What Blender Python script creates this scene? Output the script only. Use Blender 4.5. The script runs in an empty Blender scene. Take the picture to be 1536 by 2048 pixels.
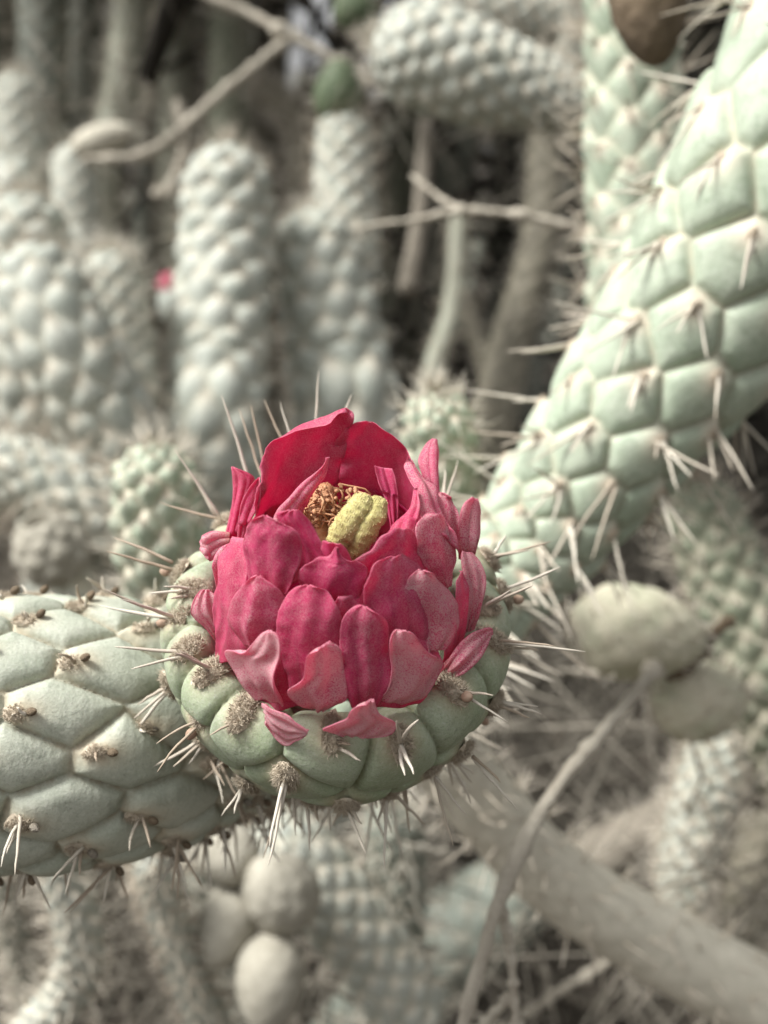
import bpy, math, random
import numpy as np
from mathutils import Matrix, Vector, Quaternion

random.seed(7)
rng = np.random.default_rng(7)
scene = bpy.context.scene
COL = scene.collection
S = 0.01                                   # all builders work in centimetres; the scene is in metres

# ------------------------------------------------------------------ camera
PITCH = math.radians(18)
TX = 0.364
TY = TX * 4 / 3
CAM = np.array([0.0, 0.0, 0.0])
RT = np.array([1.0, 0.0, 0.0])
FW = np.array([0.0, math.cos(PITCH), -math.sin(PITCH)])
UP = np.array([0.0, math.sin(PITCH), math.cos(PITCH)])
GROUND_Z = -36.0

cam = bpy.data.cameras.new('camera')
cam_ob = bpy.data.objects.new('camera', cam)
COL.objects.link(cam_ob)
cam.sensor_fit = 'HORIZONTAL'
cam.sensor_width = 27
cam.lens = 27 / 2 / TX
cam.clip_start = 0.005
cam.clip_end = 400
cam_ob.location = CAM * S
cam_ob.rotation_euler = (math.pi / 2 - PITCH, 0, 0)
cam.dof.use_dof = True
cam.dof.focus_distance = 10.45 * S
cam.dof.aperture_fstop = 21.0
cam.dof.aperture_blades = 0
scene.camera = cam_ob

# ------------------------------------------------------------------ world, sun, exposure
SUN_DIR = np.array([-0.55, -0.12, 0.82])
SUN_DIR /= np.linalg.norm(SUN_DIR)         # towards the sun
elev = math.asin(SUN_DIR[2])
azim = math.atan2(SUN_DIR[0], SUN_DIR[1])  # from +Y, clockwise
world = bpy.data.worlds.new('World')
scene.world = world
world.use_nodes = True
wn = world.node_tree
sky = wn.nodes.new('ShaderNodeTexSky')
sky.sky_type = 'NISHITA'
sky.sun_disc = False
sky.sun_elevation = elev
sky.sun_rotation = azim
sky.air_density = 1.0
sky.dust_density = 4.0
hs = wn.nodes.new('ShaderNodeHueSaturation')
hs.inputs['Saturation'].default_value = 0.06    # overcast: a nearly grey sky
bg = wn.nodes['Background']
bg.inputs['Strength'].default_value = 0.062
wn.links.new(sky.outputs['Color'], hs.inputs['Color'])
wn.links.new(hs.outputs['Color'], bg.inputs['Color'])

sun = bpy.data.lights.new('sun', 'SUN')
sun.energy = 2.0
sun.angle = math.radians(18)
sun.color = (1.0, 0.985, 0.945)
sun_ob = bpy.data.objects.new('sun', sun)
COL.objects.link(sun_ob)
sun_ob.rotation_euler = Vector(SUN_DIR.tolist()).to_track_quat('Z', 'Y').to_euler()

vs = scene.view_settings
scene.display_settings.display_device = 'sRGB'
vs.view_transform = 'Standard'
vs.look = 'None'
vs.gamma = 1
vs.use_curve_mapping = False
vs.exposure = 1.62
scene.render.engine = 'CYCLES'
scene.cycles.use_denoising = True
scene.cycles.max_bounces = 8
scene.cycles.diffuse_bounces = 4
scene.cycles.transmission_bounces = 4
scene.cycles.transparent_max_bounces = 4
scene.cycles.caustics_reflective = False
scene.cycles.caustics_refractive = False


# ------------------------------------------------------------------ geometry helpers
def P(px, py, d):
    """the point seen at photo pixel (px, py), d centimetres in front of the lens"""
    return CAM + d * (FW + (px - 768) / 768 * TX * RT + (1024 - py) / 1024 * TY * UP)


def pxs(d):
    return 2 * TX * d / 1536


def proj(p):
    v = p - CAM
    d = v @ FW
    x = 768 + 768 * (v @ RT) / d / TX
    y = 1024 - 1024 * (v @ UP) / d / TY
    return x, y, d


def unit(v):
    v = np.asarray(v, float)
    n = np.linalg.norm(v, axis=-1, keepdims=True)
    return v / np.maximum(n, 1e-12)


def fnoise(p, scale, seed, octs=5):
    """smooth pseudo noise in about -1..1 for an array of points"""
    r = np.random.default_rng(seed)
    out = np.zeros(p.shape[:-1])
    tot = 0
    for o in range(octs):
        for _ in range(4):
            k = r.normal(size=3) * scale * (1.7 ** o)
            a = 0.62 ** o
            out += a * np.sin(p @ k + r.uniform(0, 6.28) + 1.3 * np.sin(p @ (r.normal(size=3) * scale * 0.7)))
            tot += a * 0.5
    return out / tot


class MB:
    """collects vertices and faces; build() links them as one mesh object"""
    def __init__(self):
        self.v = []; self.q = []; self.t = []; self.n = 0; self.attr = {}

    def add(self, v, q=None, t=None, **attrs):
        v = np.asarray(v, float).reshape(-1, 3)
        if q is not None and len(q):
            self.q.append(np.asarray(q, int) + self.n)
        if t is not None and len(t):
            self.t.append(np.asarray(t, int) + self.n)
        for k, a in attrs.items():
            self.attr.setdefault(k, []).append((self.n, np.broadcast_to(np.asarray(a, float), (len(v),))))
        self.v.append(v)
        self.n += len(v)

    def mesh(self, name, mat, smooth=True, origin=None):
        v = np.concatenate(self.v)
        if origin is not None:
            v = v - origin
        me = bpy.data.meshes.new(name)
        q = np.concatenate(self.q) if self.q else np.zeros((0, 4), int)
        t = np.concatenate(self.t) if self.t else np.zeros((0, 3), int)
        me.vertices.add(len(v))
        me.vertices.foreach_set('co', (v * S).astype(np.float32).ravel())
        nl = q.size + t.size
        me.loops.add(nl)
        me.loops.foreach_set('vertex_index', np.concatenate([q.ravel(), t.ravel()]).astype(np.int32))
        me.polygons.add(len(q) + len(t))
        starts = np.concatenate([np.arange(len(q)) * 4, q.size + np.arange(len(t)) * 3])
        me.polygons.foreach_set('loop_start', starts.astype(np.int32))
        me.update(calc_edges=True)
        me.polygons.foreach_set('use_smooth', np.full(len(q) + len(t), smooth, bool))
        for k, lst in self.attr.items():
            arr = np.zeros(len(v), np.float32)
            for st, a in lst:
                arr[st:st + len(a)] = a
            at = me.attributes.new(k, 'FLOAT', 'POINT')
            at.data.foreach_set('value', arr)
        me.validate()
        me.materials.append(mat)
        return me

    def build(self, name, mat, parent=None, smooth=True, origin=None):
        me = self.mesh(name, mat, smooth, origin)
        return link(name, me, parent, origin)


WORLD_AT = {}


def link(name, data, parent=None, origin=None, mat4=None):
    """origin in cm is where the object's own origin stands in the world"""
    o = bpy.data.objects.new(name, data)
    COL.objects.link(o)
    org = np.zeros(3) if origin is None else np.asarray(origin, float)
    M = Matrix.Translation(Vector((org * S).tolist()))
    if mat4 is not None:
        M = mat4
    W = M
    if parent is not None:
        o.parent = parent
        M = WORLD_AT[parent.name].inverted() @ M
    o.matrix_basis = M
    WORLD_AT[o.name] = W.copy()
    return o


def tag(o, label, cat, group=None, kind=None):
    if kind:
        o['kind'] = kind
    if label:
        o['label'] = label
    if cat:
        o['category'] = cat
    if group:
        o['group'] = group
    return o


def thing(name, loc, label, cat, group=None):
    o = link(name, None, None, loc)
    o.empty_display_size = 0.01
    return tag(o, label, cat, group)


def spline(pts, n):
    """Catmull-Rom through the points, n samples evenly spaced by length"""
    pts = np.asarray(pts, float)
    if len(pts) == 2:
        pts = np.array([pts[0], pts.mean(0), pts[1]])
    e = np.vstack([2 * pts[0] - pts[1], pts, 2 * pts[-1] - pts[-2]])
    out = []
    for i in range(len(pts) - 1):
        p0, p1, p2, p3 = e[i:i + 4]
        t = np.linspace(0, 1, 24, endpoint=False)[:, None]
        out.append(0.5 * (2 * p1 + (p2 - p0) * t + (2 * p0 - 5 * p1 + 4 * p2 - p3) * t ** 2 + (3 * p1 - p0 - 3 * p2 + p3) * t ** 3))
    out.append(pts[-1][None])
    c = np.vstack(out)
    s = np.concatenate([[0], np.cumsum(np.linalg.norm(np.diff(c[:, :3], axis=0), axis=1))])
    u = np.linspace(0, s[-1], n) if np.isscalar(n) else np.asarray(n) * s[-1]
    return np.stack([np.interp(u, s, c[:, k]) for k in range(c.shape[1])], 1), s[-1]


def frames(c):
    T = unit(np.gradient(c, axis=0))
    e1 = np.zeros_like(T)
    a = np.cross(T[0], [0.31, 0.93, 0.2])
    e1[0] = unit(a)
    for i in range(1, len(T)):
        b = e1[i - 1] - T[i] * (e1[i - 1] @ T[i])
        e1[i] = unit(b)
    return T, e1, np.cross(T, e1)


def tube_arrays(c, r, sides=6, noise=0.0, seed=0):
    c = np.asarray(c, float)
    T, e1, e2 = frames(c)
    k = len(c)
    th = np.linspace(0, 2 * math.pi, sides, endpoint=False)
    r = np.broadcast_to(np.asarray(r, float), (k,))
    dirs = np.cos(th)[None, :, None] * e1[:, None] + np.sin(th)[None, :, None] * e2[:, None]
    rr = r[:, None] * np.ones((1, sides))
    if noise:
        base = c[:, None] + dirs * rr[..., None]
        rr = rr * (1 + noise * fnoise(base, 1.2 / max(r.max(), 1e-4), seed, 3))
    v = (c[:, None] + dirs * rr[..., None]).reshape(-1, 3)
    i = np.arange(k - 1)[:, None] * sides
    j = np.arange(sides)[None]
    jn = (j + 1) % sides
    q = np.stack([i + j, i + jn, i + sides + jn, i + sides + j], -1).reshape(-1, 4)
    v = np.vstack([v, c[0] - T[0] * r[0] * 0.4, c[-1] + T[-1] * r[-1] * 0.6])
    a, b = k * sides, k * sides + 1
    jj = np.arange(sides); jjn = (jj + 1) % sides
    t = np.vstack([np.stack([jjn, jj, np.full(sides, a)], 1),
                   np.stack([(k - 1) * sides + jj, (k - 1) * sides + jjn, np.full(sides, b)], 1)])
    return v, q, t


# ------------------------------------------------------------------ materials
def newmat(name):
    m = bpy.data.materials.new(name)
    m.use_nodes = True
    nt = m.node_tree
    return m, nt, nt.nodes['Principled BSDF']


def N(nt, typ, **kw):
    n = nt.nodes.new(typ)
    for k, v in kw.items():
        setattr(n, k, v)
    return n


def attr(nt, name):
    return N(nt, 'ShaderNodeAttribute', attribute_name=name).outputs['Fac']


def mix(nt, fac, a, b, blend='MIX'):
    m = N(nt, 'ShaderNodeMix', data_type='RGBA', blend_type=blend)
    for sock, val in ((m.inputs[0], fac), (m.inputs[6], a), (m.inputs[7], b)):
        if isinstance(val, (int, float)):
            sock.default_value = val
        elif isinstance(val, tuple):
            sock.default_value = (*val, 1)
        else:
            nt.links.new(val, sock)
    return m.outputs[2]


def math_(nt, op, a, b=None, clamp=False):
    m = N(nt, 'ShaderNodeMath', operation=op, use_clamp=clamp)
    for sock, val in ((m.inputs[0], a), (m.inputs[1], b)):
        if val is None:
            continue
        if isinstance(val, (int, float)):
            sock.default_value = val
        else:
            nt.links.new(val, sock)
    return m.outputs[0]


def noise(nt, scale, detail=4, rough=0.55, distort=0.0):
    """scale in features per centimetre, in object space"""
    tc = nt.nodes.get('TC') or N(nt, 'ShaderNodeTexCoord', name='TC')
    n = N(nt, 'ShaderNodeTexNoise')
    n.inputs['Scale'].default_value = scale * 100
    n.inputs['Detail'].default_value = detail
    n.inputs['Roughness'].default_value = rough
    n.inputs['Distortion'].default_value = distort
    nt.links.new(tc.outputs['Object'], n.inputs['Vector'])
    return n.outputs['Fac']


def ramp(nt, fac, lo, hi, a=0.0, b=1.0):
    r = N(nt, 'ShaderNodeMapRange', clamp=True)
    r.inputs[1].default_value = lo; r.inputs[2].default_value = hi
    r.inputs[3].default_value = a; r.inputs[4].default_value = b
    nt.links.new(fac, r.inputs[0])
    return r.outputs[0]


def bump(nt, bsdf, h, strength, dist_cm):
    b = N(nt, 'ShaderNodeBump')
    b.inputs['Strength'].default_value = strength
    b.inputs['Distance'].default_value = dist_cm * S
    nt.links.new(h, b.inputs['Height'])
    nt.links.new(b.outputs['Normal'], bsdf.inputs['Normal'])
    return b


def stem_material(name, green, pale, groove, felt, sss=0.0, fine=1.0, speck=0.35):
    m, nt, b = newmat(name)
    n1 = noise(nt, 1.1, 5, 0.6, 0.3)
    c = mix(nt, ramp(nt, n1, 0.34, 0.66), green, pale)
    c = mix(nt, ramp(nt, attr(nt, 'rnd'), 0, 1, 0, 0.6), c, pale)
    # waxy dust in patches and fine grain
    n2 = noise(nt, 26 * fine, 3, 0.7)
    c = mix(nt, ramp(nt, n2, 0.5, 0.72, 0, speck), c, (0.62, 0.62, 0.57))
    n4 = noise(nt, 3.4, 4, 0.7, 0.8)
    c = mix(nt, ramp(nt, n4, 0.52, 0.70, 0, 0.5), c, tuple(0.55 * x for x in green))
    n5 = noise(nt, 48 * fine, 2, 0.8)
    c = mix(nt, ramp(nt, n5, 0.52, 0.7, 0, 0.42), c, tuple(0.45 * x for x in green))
    # corky felt along the seams (darker green on the fruit) and round the areoles
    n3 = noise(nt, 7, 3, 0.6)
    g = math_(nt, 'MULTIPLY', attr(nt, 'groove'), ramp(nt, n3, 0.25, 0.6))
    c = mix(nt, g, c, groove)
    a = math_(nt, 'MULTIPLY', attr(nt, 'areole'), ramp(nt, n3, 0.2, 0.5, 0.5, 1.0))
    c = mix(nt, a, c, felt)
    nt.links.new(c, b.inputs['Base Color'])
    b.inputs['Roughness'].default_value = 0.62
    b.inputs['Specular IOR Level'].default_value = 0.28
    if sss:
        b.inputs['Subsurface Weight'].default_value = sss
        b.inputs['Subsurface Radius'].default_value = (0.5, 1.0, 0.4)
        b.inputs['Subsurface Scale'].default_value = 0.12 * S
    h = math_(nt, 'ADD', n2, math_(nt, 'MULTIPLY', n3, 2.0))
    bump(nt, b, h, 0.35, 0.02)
    return m


def simple_material(name, c1, c2, scale, rough=0.8, fleck=None, bmp=0.4, stretch=None):
    m, nt, b = newmat(name)
    c = mix(nt, ramp(nt, noise(nt, scale, 5, 0.65, 0.4), 0.32, 0.68), c1, c2)
    n2 = noise(nt, scale * 9, 3, 0.7)
    if fleck:
        c = mix(nt, ramp(nt, n2, 0.52, 0.7, 0, 0.6), c, fleck)
    nt.links.new(c, b.inputs['Base Color'])
    b.inputs['Roughness'].default_value = rough
    b.inputs['Specular IOR Level'].default_value = 0.25
    bump(nt, b, n2, bmp, 0.25 / scale * 0.3)
    return m


M_FRUIT = stem_material('fruit_skin', (0.235, 0.285, 0.170), (0.33, 0.37, 0.27), (0.16, 0.17, 0.09), (0.42, 0.34, 0.23), sss=0.15, speck=0.25)
M_BRUSH = simple_material('brush_and_shade_canopy', (0.014, 0.012, 0.010), (0.038, 0.033, 0.027), 0.2, 0.95, (0.075, 0.066, 0.054), 0.5)  # near-black bark: the thicket's shade is put into the colour
M_STEM = stem_material('stem_skin', (0.325, 0.362, 0.285), (0.455, 0.475, 0.395), (0.30, 0.265, 0.19), (0.50, 0.42, 0.30), speck=0.35)
M_STEM_FRESH = stem_material('fresh_stem_skin', (0.295, 0.365, 0.265), (0.410, 0.460, 0.360), (0.44, 0.41, 0.31), (0.58, 0.50, 0.40), fine=0.5)
M_STEM_GREY = stem_material('grey_stem_skin', (0.325, 0.360, 0.310), (0.455, 0.475, 0.425), (0.38, 0.36, 0.28), (0.60, 0.55, 0.45), fine=0.4)
M_STEM_SHADED = stem_material('shaded_stem_skin', (0.15, 0.18, 0.15), (0.23, 0.25, 0.21), (0.18, 0.175, 0.14), (0.34, 0.32, 0.26), fine=0.4)  # stem skin darkened in colour to stand for stems in shade
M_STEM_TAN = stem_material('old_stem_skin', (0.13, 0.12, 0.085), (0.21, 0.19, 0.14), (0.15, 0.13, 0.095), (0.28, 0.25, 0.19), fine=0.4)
M_STEM_OLIVE = stem_material('olive_stem_skin', (0.145, 0.175, 0.115), (0.23, 0.255, 0.18), (0.26, 0.245, 0.18), (0.42, 0.39, 0.30), fine=0.4)
M_SPINE = simple_material('spine_sheath', (0.50, 0.44, 0.36), (0.66, 0.62, 0.54), 6, 0.7, (0.30, 0.24, 0.18), 0.3)
M_SPINE_BROWN = simple_material('brown_spine', (0.26, 0.19, 0.13), (0.46, 0.39, 0.31), 7, 0.7, (0.60, 0.55, 0.48), 0.3)
M_SPINE_PALE = simple_material('pale_spine', (0.54, 0.49, 0.40), (0.66, 0.62, 0.54), 3, 0.7, None, 0.2)
for m_ in (M_SPINE, M_SPINE_BROWN, M_SPINE_PALE):
    nt_ = m_.node_tree
    b_ = nt_.nodes['Principled BSDF']
    c_ = b_.inputs['Base Color'].links[0].from_socket
    oi_ = N(nt_, 'ShaderNodeObjectInfo')
    nt_.links.new(mix(nt_, ramp(nt_, oi_.outputs['Random'], 0.3, 1.0, 0, 0.6), c_, (0.33, 0.26, 0.19)), b_.inputs['Base Color'])
M_WOOL = simple_material('areole_wool', (0.38, 0.31, 0.225), (0.57, 0.495, 0.39), 9, 0.95, (0.70, 0.64, 0.54), 0.5)
M_LEAFBUD = simple_material('leaf_scale', (0.28, 0.17, 0.12), (0.42, 0.31, 0.23), 8, 0.55, None, 0.3)
M_TWIG = simple_material('dry_twig_bark', (0.36, 0.32, 0.26), (0.50, 0.46, 0.38), 1.6, 0.85, (0.24, 0.20, 0.16), 0.6)
M_WOOD = simple_material('old_bark', (0.17, 0.15, 0.12), (0.28, 0.25, 0.205), 0.7, 0.9, (0.2, 0.165, 0.125), 0.7)
M_BROWN = simple_material('dead_brown', (0.10, 0.075, 0.05), (0.18, 0.135, 0.09), 0.8, 0.85, (0.07, 0.05, 0.035), 0.6)
M_DUSTY = simple_material('dusty_fruit_skin', (0.29, 0.27, 0.22), (0.42, 0.395, 0.33), 1.6, 0.85, (0.30, 0.28, 0.22), 0.7)
M_TAN = simple_material('dried_fruit_skin', (0.50, 0.465, 0.38), (0.62, 0.58, 0.48), 0.9, 0.8, (0.36, 0.36, 0.27), 0.3)
M_TANGREEN = simple_material('pale_fruit_skin', (0.38, 0.39, 0.28), (0.54, 0.49, 0.38), 0.8, 0.8, (0.60, 0.56, 0.46), 0.3)
M_GREENBUD = simple_material('green_bud_skin', (0.065, 0.09, 0.05), (0.11, 0.14, 0.08), 1.6, 0.6, (0.18, 0.22, 0.12), 0.4)
M_SOIL = simple_material('dry_soil', (0.035, 0.029, 0.023), (0.075, 0.063, 0.05), 0.12, 0.95, (0.14, 0.125, 0.10), 0.8)
M_LITTER = simple_material('dry_litter', (0.05, 0.042, 0.034), (0.17, 0.15, 0.12), 0.25, 0.9, (0.14, 0.11, 0.08), 0.4)
M_STRAW = simple_material('dry_grass', (0.11, 0.10, 0.08), (0.25, 0.225, 0.185), 0.4, 0.85, None, 0.3)


def petal_material():
    m, nt, b = newmat('petal')
    bloom = attr(nt, 'bloom'); edge = attr(nt, 'edge'); base = attr(nt, 'foot'); vein = attr(nt, 'vein')
    n1 = noise(nt, 2.2, 5, 0.62, 0.5)
    c = mix(nt, ramp(nt, n1, 0.3, 0.7), (0.53, 0.010, 0.105), (0.82, 0.045, 0.225))
    oi = N(nt, 'ShaderNodeObjectInfo')
    c = mix(nt, ramp(nt, oi.outputs['Random'], 0, 1, 0, 0.45), c, (0.36, 0.010, 0.10))
    c = mix(nt, ramp(nt, vein, 0.2, 1.0, 0, 0.45), c, (0.20, 0.006, 0.04))
    # pale papillose bloom, thicker on the outer scales
    gr = noise(nt, 78, 2, 0.75)
    pat = noise(nt, 4.5, 5, 0.7, 0.6)
    streak = ramp(nt, pat, 0.30, 0.70, 0.45, 1.45)
    cover = math_(nt, 'MULTIPLY', bloom, streak)
    cover = math_(nt, 'MULTIPLY', cover, ramp(nt, gr, 0.40, 0.60, 0.22, 1.75), clamp=True)
    c = mix(nt, cover, c, (0.76, 0.50, 0.52))
    c = mix(nt, math_(nt, 'MULTIPLY', edge, 0.7), c, (0.70, 0.24, 0.34))
    c = mix(nt, base, c, (0.42, 0.16, 0.06))
    c = mix(nt, math_(nt, 'MULTIPLY', math_(nt, 'MULTIPLY', edge, 0.8), ramp(nt, noise(nt, 6, 3, 0.6), 0.60, 0.70)), c, (0.17, 0.055, 0.04))
    dots = ramp(nt, noise(nt, 120, 1, 0.5), 0.64, 0.74, 0, 0.6)
    c = mix(nt, math_(nt, 'MULTIPLY', dots, ramp(nt, bloom, 0.0, 0.4, 0.3, 1.0)), c, (0.80, 0.58, 0.60))
    nt.links.new(c, b.inputs['Base Color'])
    b.inputs['Roughness'].default_value = 0.43
    b.inputs['Specular IOR Level'].default_value = 0.28
    b.inputs['Sheen Weight'].default_value = 0.0
    h = math_(nt, 'ADD', math_(nt, 'MULTIPLY', gr, 0.6), math_(nt, 'MULTIPLY', pat, 1.6))
    bump(nt, b, h, 0.5, 0.016)
    tr = N(nt, 'ShaderNodeBsdfTranslucent')
    tc = mix(nt, 0.5, c, (0.92, 0.035, 0.24))
    nt.links.new(tc, tr.inputs['Color'])
    ms = N(nt, 'ShaderNodeMixShader')
    ms.inputs[0].default_value = 0.48
    nt.links.new(b.outputs[0], ms.inputs[1]); nt.links.new(tr.outputs[0], ms.inputs[2])
    nt.links.new(ms.outputs[0], nt.nodes['Material Output'].inputs['Surface'])
    return m


M_PETAL = petal_material()
M_STIGMA = simple_material('stigma', (0.36, 0.315, 0.11), (0.50, 0.45, 0.19), 9, 0.7, (0.74, 0.69, 0.42), 0.8)
M_GRAIN = simple_material('pollen', (0.50, 0.42, 0.17), (0.66, 0.58, 0.34), 9, 0.6, None, 0.1)
M_STAMEN = simple_material('stamen', (0.38, 0.17, 0.085), (0.56, 0.31, 0.17), 5, 0.6, (0.62, 0.45, 0.28), 0.4)


# ------------------------------------------------------------------ tuberculate skin
class Skin:
    """A knobbly cactus surface of rings: centres, frames and radii in, a mesh and the places of its areoles out."""
    def __init__(self, c, e1, e2, r, nu, n, b, amp, sites=None, jit=0.10, seed=0, skew=0.5, up=0.42, gw=0.07, twist=0.0, domed=0.42):
        self.seed = seed
        c = np.asarray(c, float); r = np.asarray(r, float)
        nv = len(c)
        rmax = r.max()
        ds = np.concatenate([[0], np.sqrt((np.diff(c, axis=0) ** 2).sum(1) + np.diff(r) ** 2)])
        rc = np.maximum(r, 0.5 * rmax)
        rho = np.cumsum(ds / rc)
        th = np.linspace(0, 2 * math.pi, nu, endpoint=False)
        B = c[:, None] + r[:, None, None] * (np.cos(th)[None, :, None] * e1[:, None] + np.sin(th)[None, :, None] * e2[:, None])
        du = np.roll(B, -1, 1) - np.roll(B, 1, 1)
        dv = np.gradient(B, axis=0)
        Nn = unit(np.cross(du, dv))
        out = B - c[:, None]
        ax = np.gradient(c, axis=0)
        flip = np.sign((Nn * (out + 1e-6 * ax[:, None])).sum(-1).sum())
        if flip == 0:
            flip = 1
        Nn = Nn * flip
        self.B, self.N, self.th, self.rho, self.r, self.rc = B, Nn, th, rho, r, rc
        self.c, self.e1, self.e2 = c, e1, e2
        rg = np.random.default_rng(seed)
        if sites is None:
            sites = []
            rows = int(rho[-1] / b) + 3
            for j in range(-1, rows):
                for i in range(n):
                    sites.append(((i + 0.5 * (j % 2)) * 2 * math.pi / n + twist * j + rg.normal() * jit * 2 * math.pi / n * 0.5,
                                  j * b + rg.normal() * jit * b * 0.6))
        self.sites = np.array(sites)
        TH, RH = np.meshgrid(th, rho)
        x = TH.ravel(); y = RH.ravel()
        f1 = np.full(len(x), 9e9); f2 = f1.copy(); id1 = np.zeros(len(x), int)
        rel = np.clip(r / rc, 0.35, 1)              # near a tip the ring is shorter than the unrolled strip
        RL = np.repeat(rel, nu)
        for k, (sx, sy) in enumerate(self.sites):
            near = np.where(np.abs(y - sy) < 4.2 * b)[0]
            if not len(near):
                continue
            dx = (x[near] - sx + math.pi) % (2 * math.pi) - math.pi
            d2 = (dx * RL[near]) ** 2 + (y[near] - sy) ** 2
            a = f1[near]; bb = f2[near]
            closer = d2 < a
            f2[near] = np.where(closer, a, np.minimum(bb, d2))
            f1[near] = np.where(closer, d2, a)
            id1[near] = np.where(closer, k, id1[near])
        f1 = np.sqrt(f1); f2 = np.sqrt(np.minimum(f2, 1e6))
        e = (f2 - f1)
        cs = b                                    # cell half length
        dyc = (y - self.sites[id1, 1]) / cs
        dxc = ((x - self.sites[id1, 0] + math.pi) % (2 * math.pi) - math.pi) * RL
        dome = 1 - np.exp(-np.maximum(e, 0) / (gw * 2.2))
        round_ = 1 - domed * np.clip(f1 / (cs * 1.3), 0, 1) ** 2
        H = dome * round_ * (1 + skew * np.clip(dyc, -1, 1) * 0.35)
        ua = up * cs * 1.6
        da = np.sqrt((dxc / 0.85) ** 2 + (y - self.sites[id1, 1] - ua) ** 2)
        self.areole_up = ua
        ar = np.exp(-(da / (0.20 * cs * 2)) ** 2)
        groove = np.exp(-(np.maximum(e, 0) / gw) ** 2)
        cellk = rg.uniform(0.85, 1.15, len(self.sites))
        disp = amp * rc[:, None] * ((H * cellk[id1]).reshape(nv, nu) - 0.6)
        pn = fnoise(B, 1.0 / rmax, seed + 3, 3)
        disp = disp + rmax * 0.018 * pn
        pn2 = fnoise(B, 5.0 / rmax, seed + 5, 3)
        disp = disp + rmax * 0.0035 * pn2
        fade = np.clip(r / (0.35 * rmax), 0, 1)[:, None]
        self.V = B + Nn * (disp * fade)[..., None]
        cr = rg.uniform(0, 1, len(self.sites))
        self.attrs = dict(groove=groove, areole=ar, rnd=cr[id1])
        self.nu, self.nv = nu, nv
        self.flip = flip

    def add_to(self, mb):
        nu, nv = self.nu, self.nv
        i = np.arange(nv - 1)[:, None] * nu; j = np.arange(nu)[None]; jn = (j + 1) % nu
        q = np.stack([i + j, i + jn, i + nu + jn, i + nu + j], -1).reshape(-1, 4)
        if self.flip < 0:
            q = q[:, ::-1]
        mb.add(self.V.reshape(-1, 3), q, **self.attrs)

    def at(self, th, rho):
        v = np.interp(rho, self.rho, np.arange(self.nv))
        i = int(np.clip(round(v), 1, self.nv - 2))
        j = int(round((th % (2 * math.pi)) / (2 * math.pi) * self.nu)) % self.nu
        p = self.V[i, j]
        n = self.N[i, j]
        t = unit(self.V[min(i + 2, self.nv - 1), j] - self.V[max(i - 2, 0), j])
        return p, n, t, self.rc[i]

    def areoles(self):
        res = []
        for sx, sy in self.sites:
            y = sy + self.areole_up
            if 0.02 < y < self.rho[-1] - 0.02:
                res.append(self.at(sx, y))
        return res


def path_rings(pts, radii, nv, tip=True, foot=False, tipk=1.0):
    """rings along a path with a rounded tip; radii in cm, one per point"""
    pr = np.hstack([np.asarray(pts, float), np.asarray(radii, float)[:, None]])
    _, L = spline(pr, 10)
    rt = radii[-1] * tipk; rf = radii[0]
    ncap = max(8, int(nv * 0.16)) if tip else 0
    nf = max(5, int(nv * 0.1)) if foot else 0
    s0 = rf if foot else 0
    s1 = L - rt if tip else L
    body = np.linspace(s0, s1, nv - ncap - nf)
    s = body; k = np.ones(len(body))
    if tip:
        a = np.linspace(0, math.pi / 2, ncap + 1)[1:]
        s = np.concatenate([s, s1 + rt * np.sin(a)]); k = np.concatenate([k, np.maximum(np.cos(a), 0.004)])
    if foot:
        a = np.linspace(math.pi / 2, 0, nf + 1)[:-1]
        s = np.concatenate([s0 - rf * np.sin(a), s]); k = np.concatenate([np.maximum(np.cos(a), 0.004), k])
    full, _ = spline(pr, s / L)
    return full[:, :3], full[:, 3] * k


# spines: a few shared shapes, one unit long along +Z
def spine_protos(mat, name, n=6, rad=0.035, sides=6):
    res = []
    for k in range(n):
        z = np.linspace(0, 1, 7)
        bend = rng.normal(0, 0.045, 2)
        c = np.stack([bend[0] * np.sin(z * 2.6) + rng.normal(0, 0.007, 7), bend[1] * z ** 2 + rng.normal(0, 0.005, 7), z], 1)
        c[0, :2] = 0
        r = rad * np.array([1.15, 1.05, 0.95, 0.88, 0.78, 0.6, 0.22]) * rng.uniform(0.9, 1.1, 7)
        v, q, t = tube_arrays(c, r, sides, 0.12, k)
        mb = MB(); mb.add(v / S, q, t)          # kept at unit size, scaled by the object
        res.append(mb.mesh(name, mat))
    return res


SPINES = spine_protos(M_SPINE, 'spine')
SPINES_BROWN = spine_protos(M_SPINE_BROWN, 'spine')
SPINES_PALE = spine_protos(M_SPINE_PALE, 'spine')


def spine(parent, a, b, protos=None, thick=1.0, thick_cm=None):
    """a spine from a to b (cm)"""
    a = np.asarray(a, float); v = np.asarray(b, float) - a
    L = np.linalg.norm(v)
    q = Vector((0, 0, 1)).rotation_difference(Vector((v / L).tolist()))
    w = (thick_cm / 0.035 if thick_cm else L * thick)
    M = Matrix.Translation(Vector((a * S).tolist())) @ (q @ Quaternion((0, 0, 1), random.uniform(0, 6.28))).to_matrix().to_4x4() @ Matrix.Diagonal((w * S, w * S, L * S, 1))
    return link('spine', random.choice(protos or SPINES), parent, mat4=M)


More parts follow.
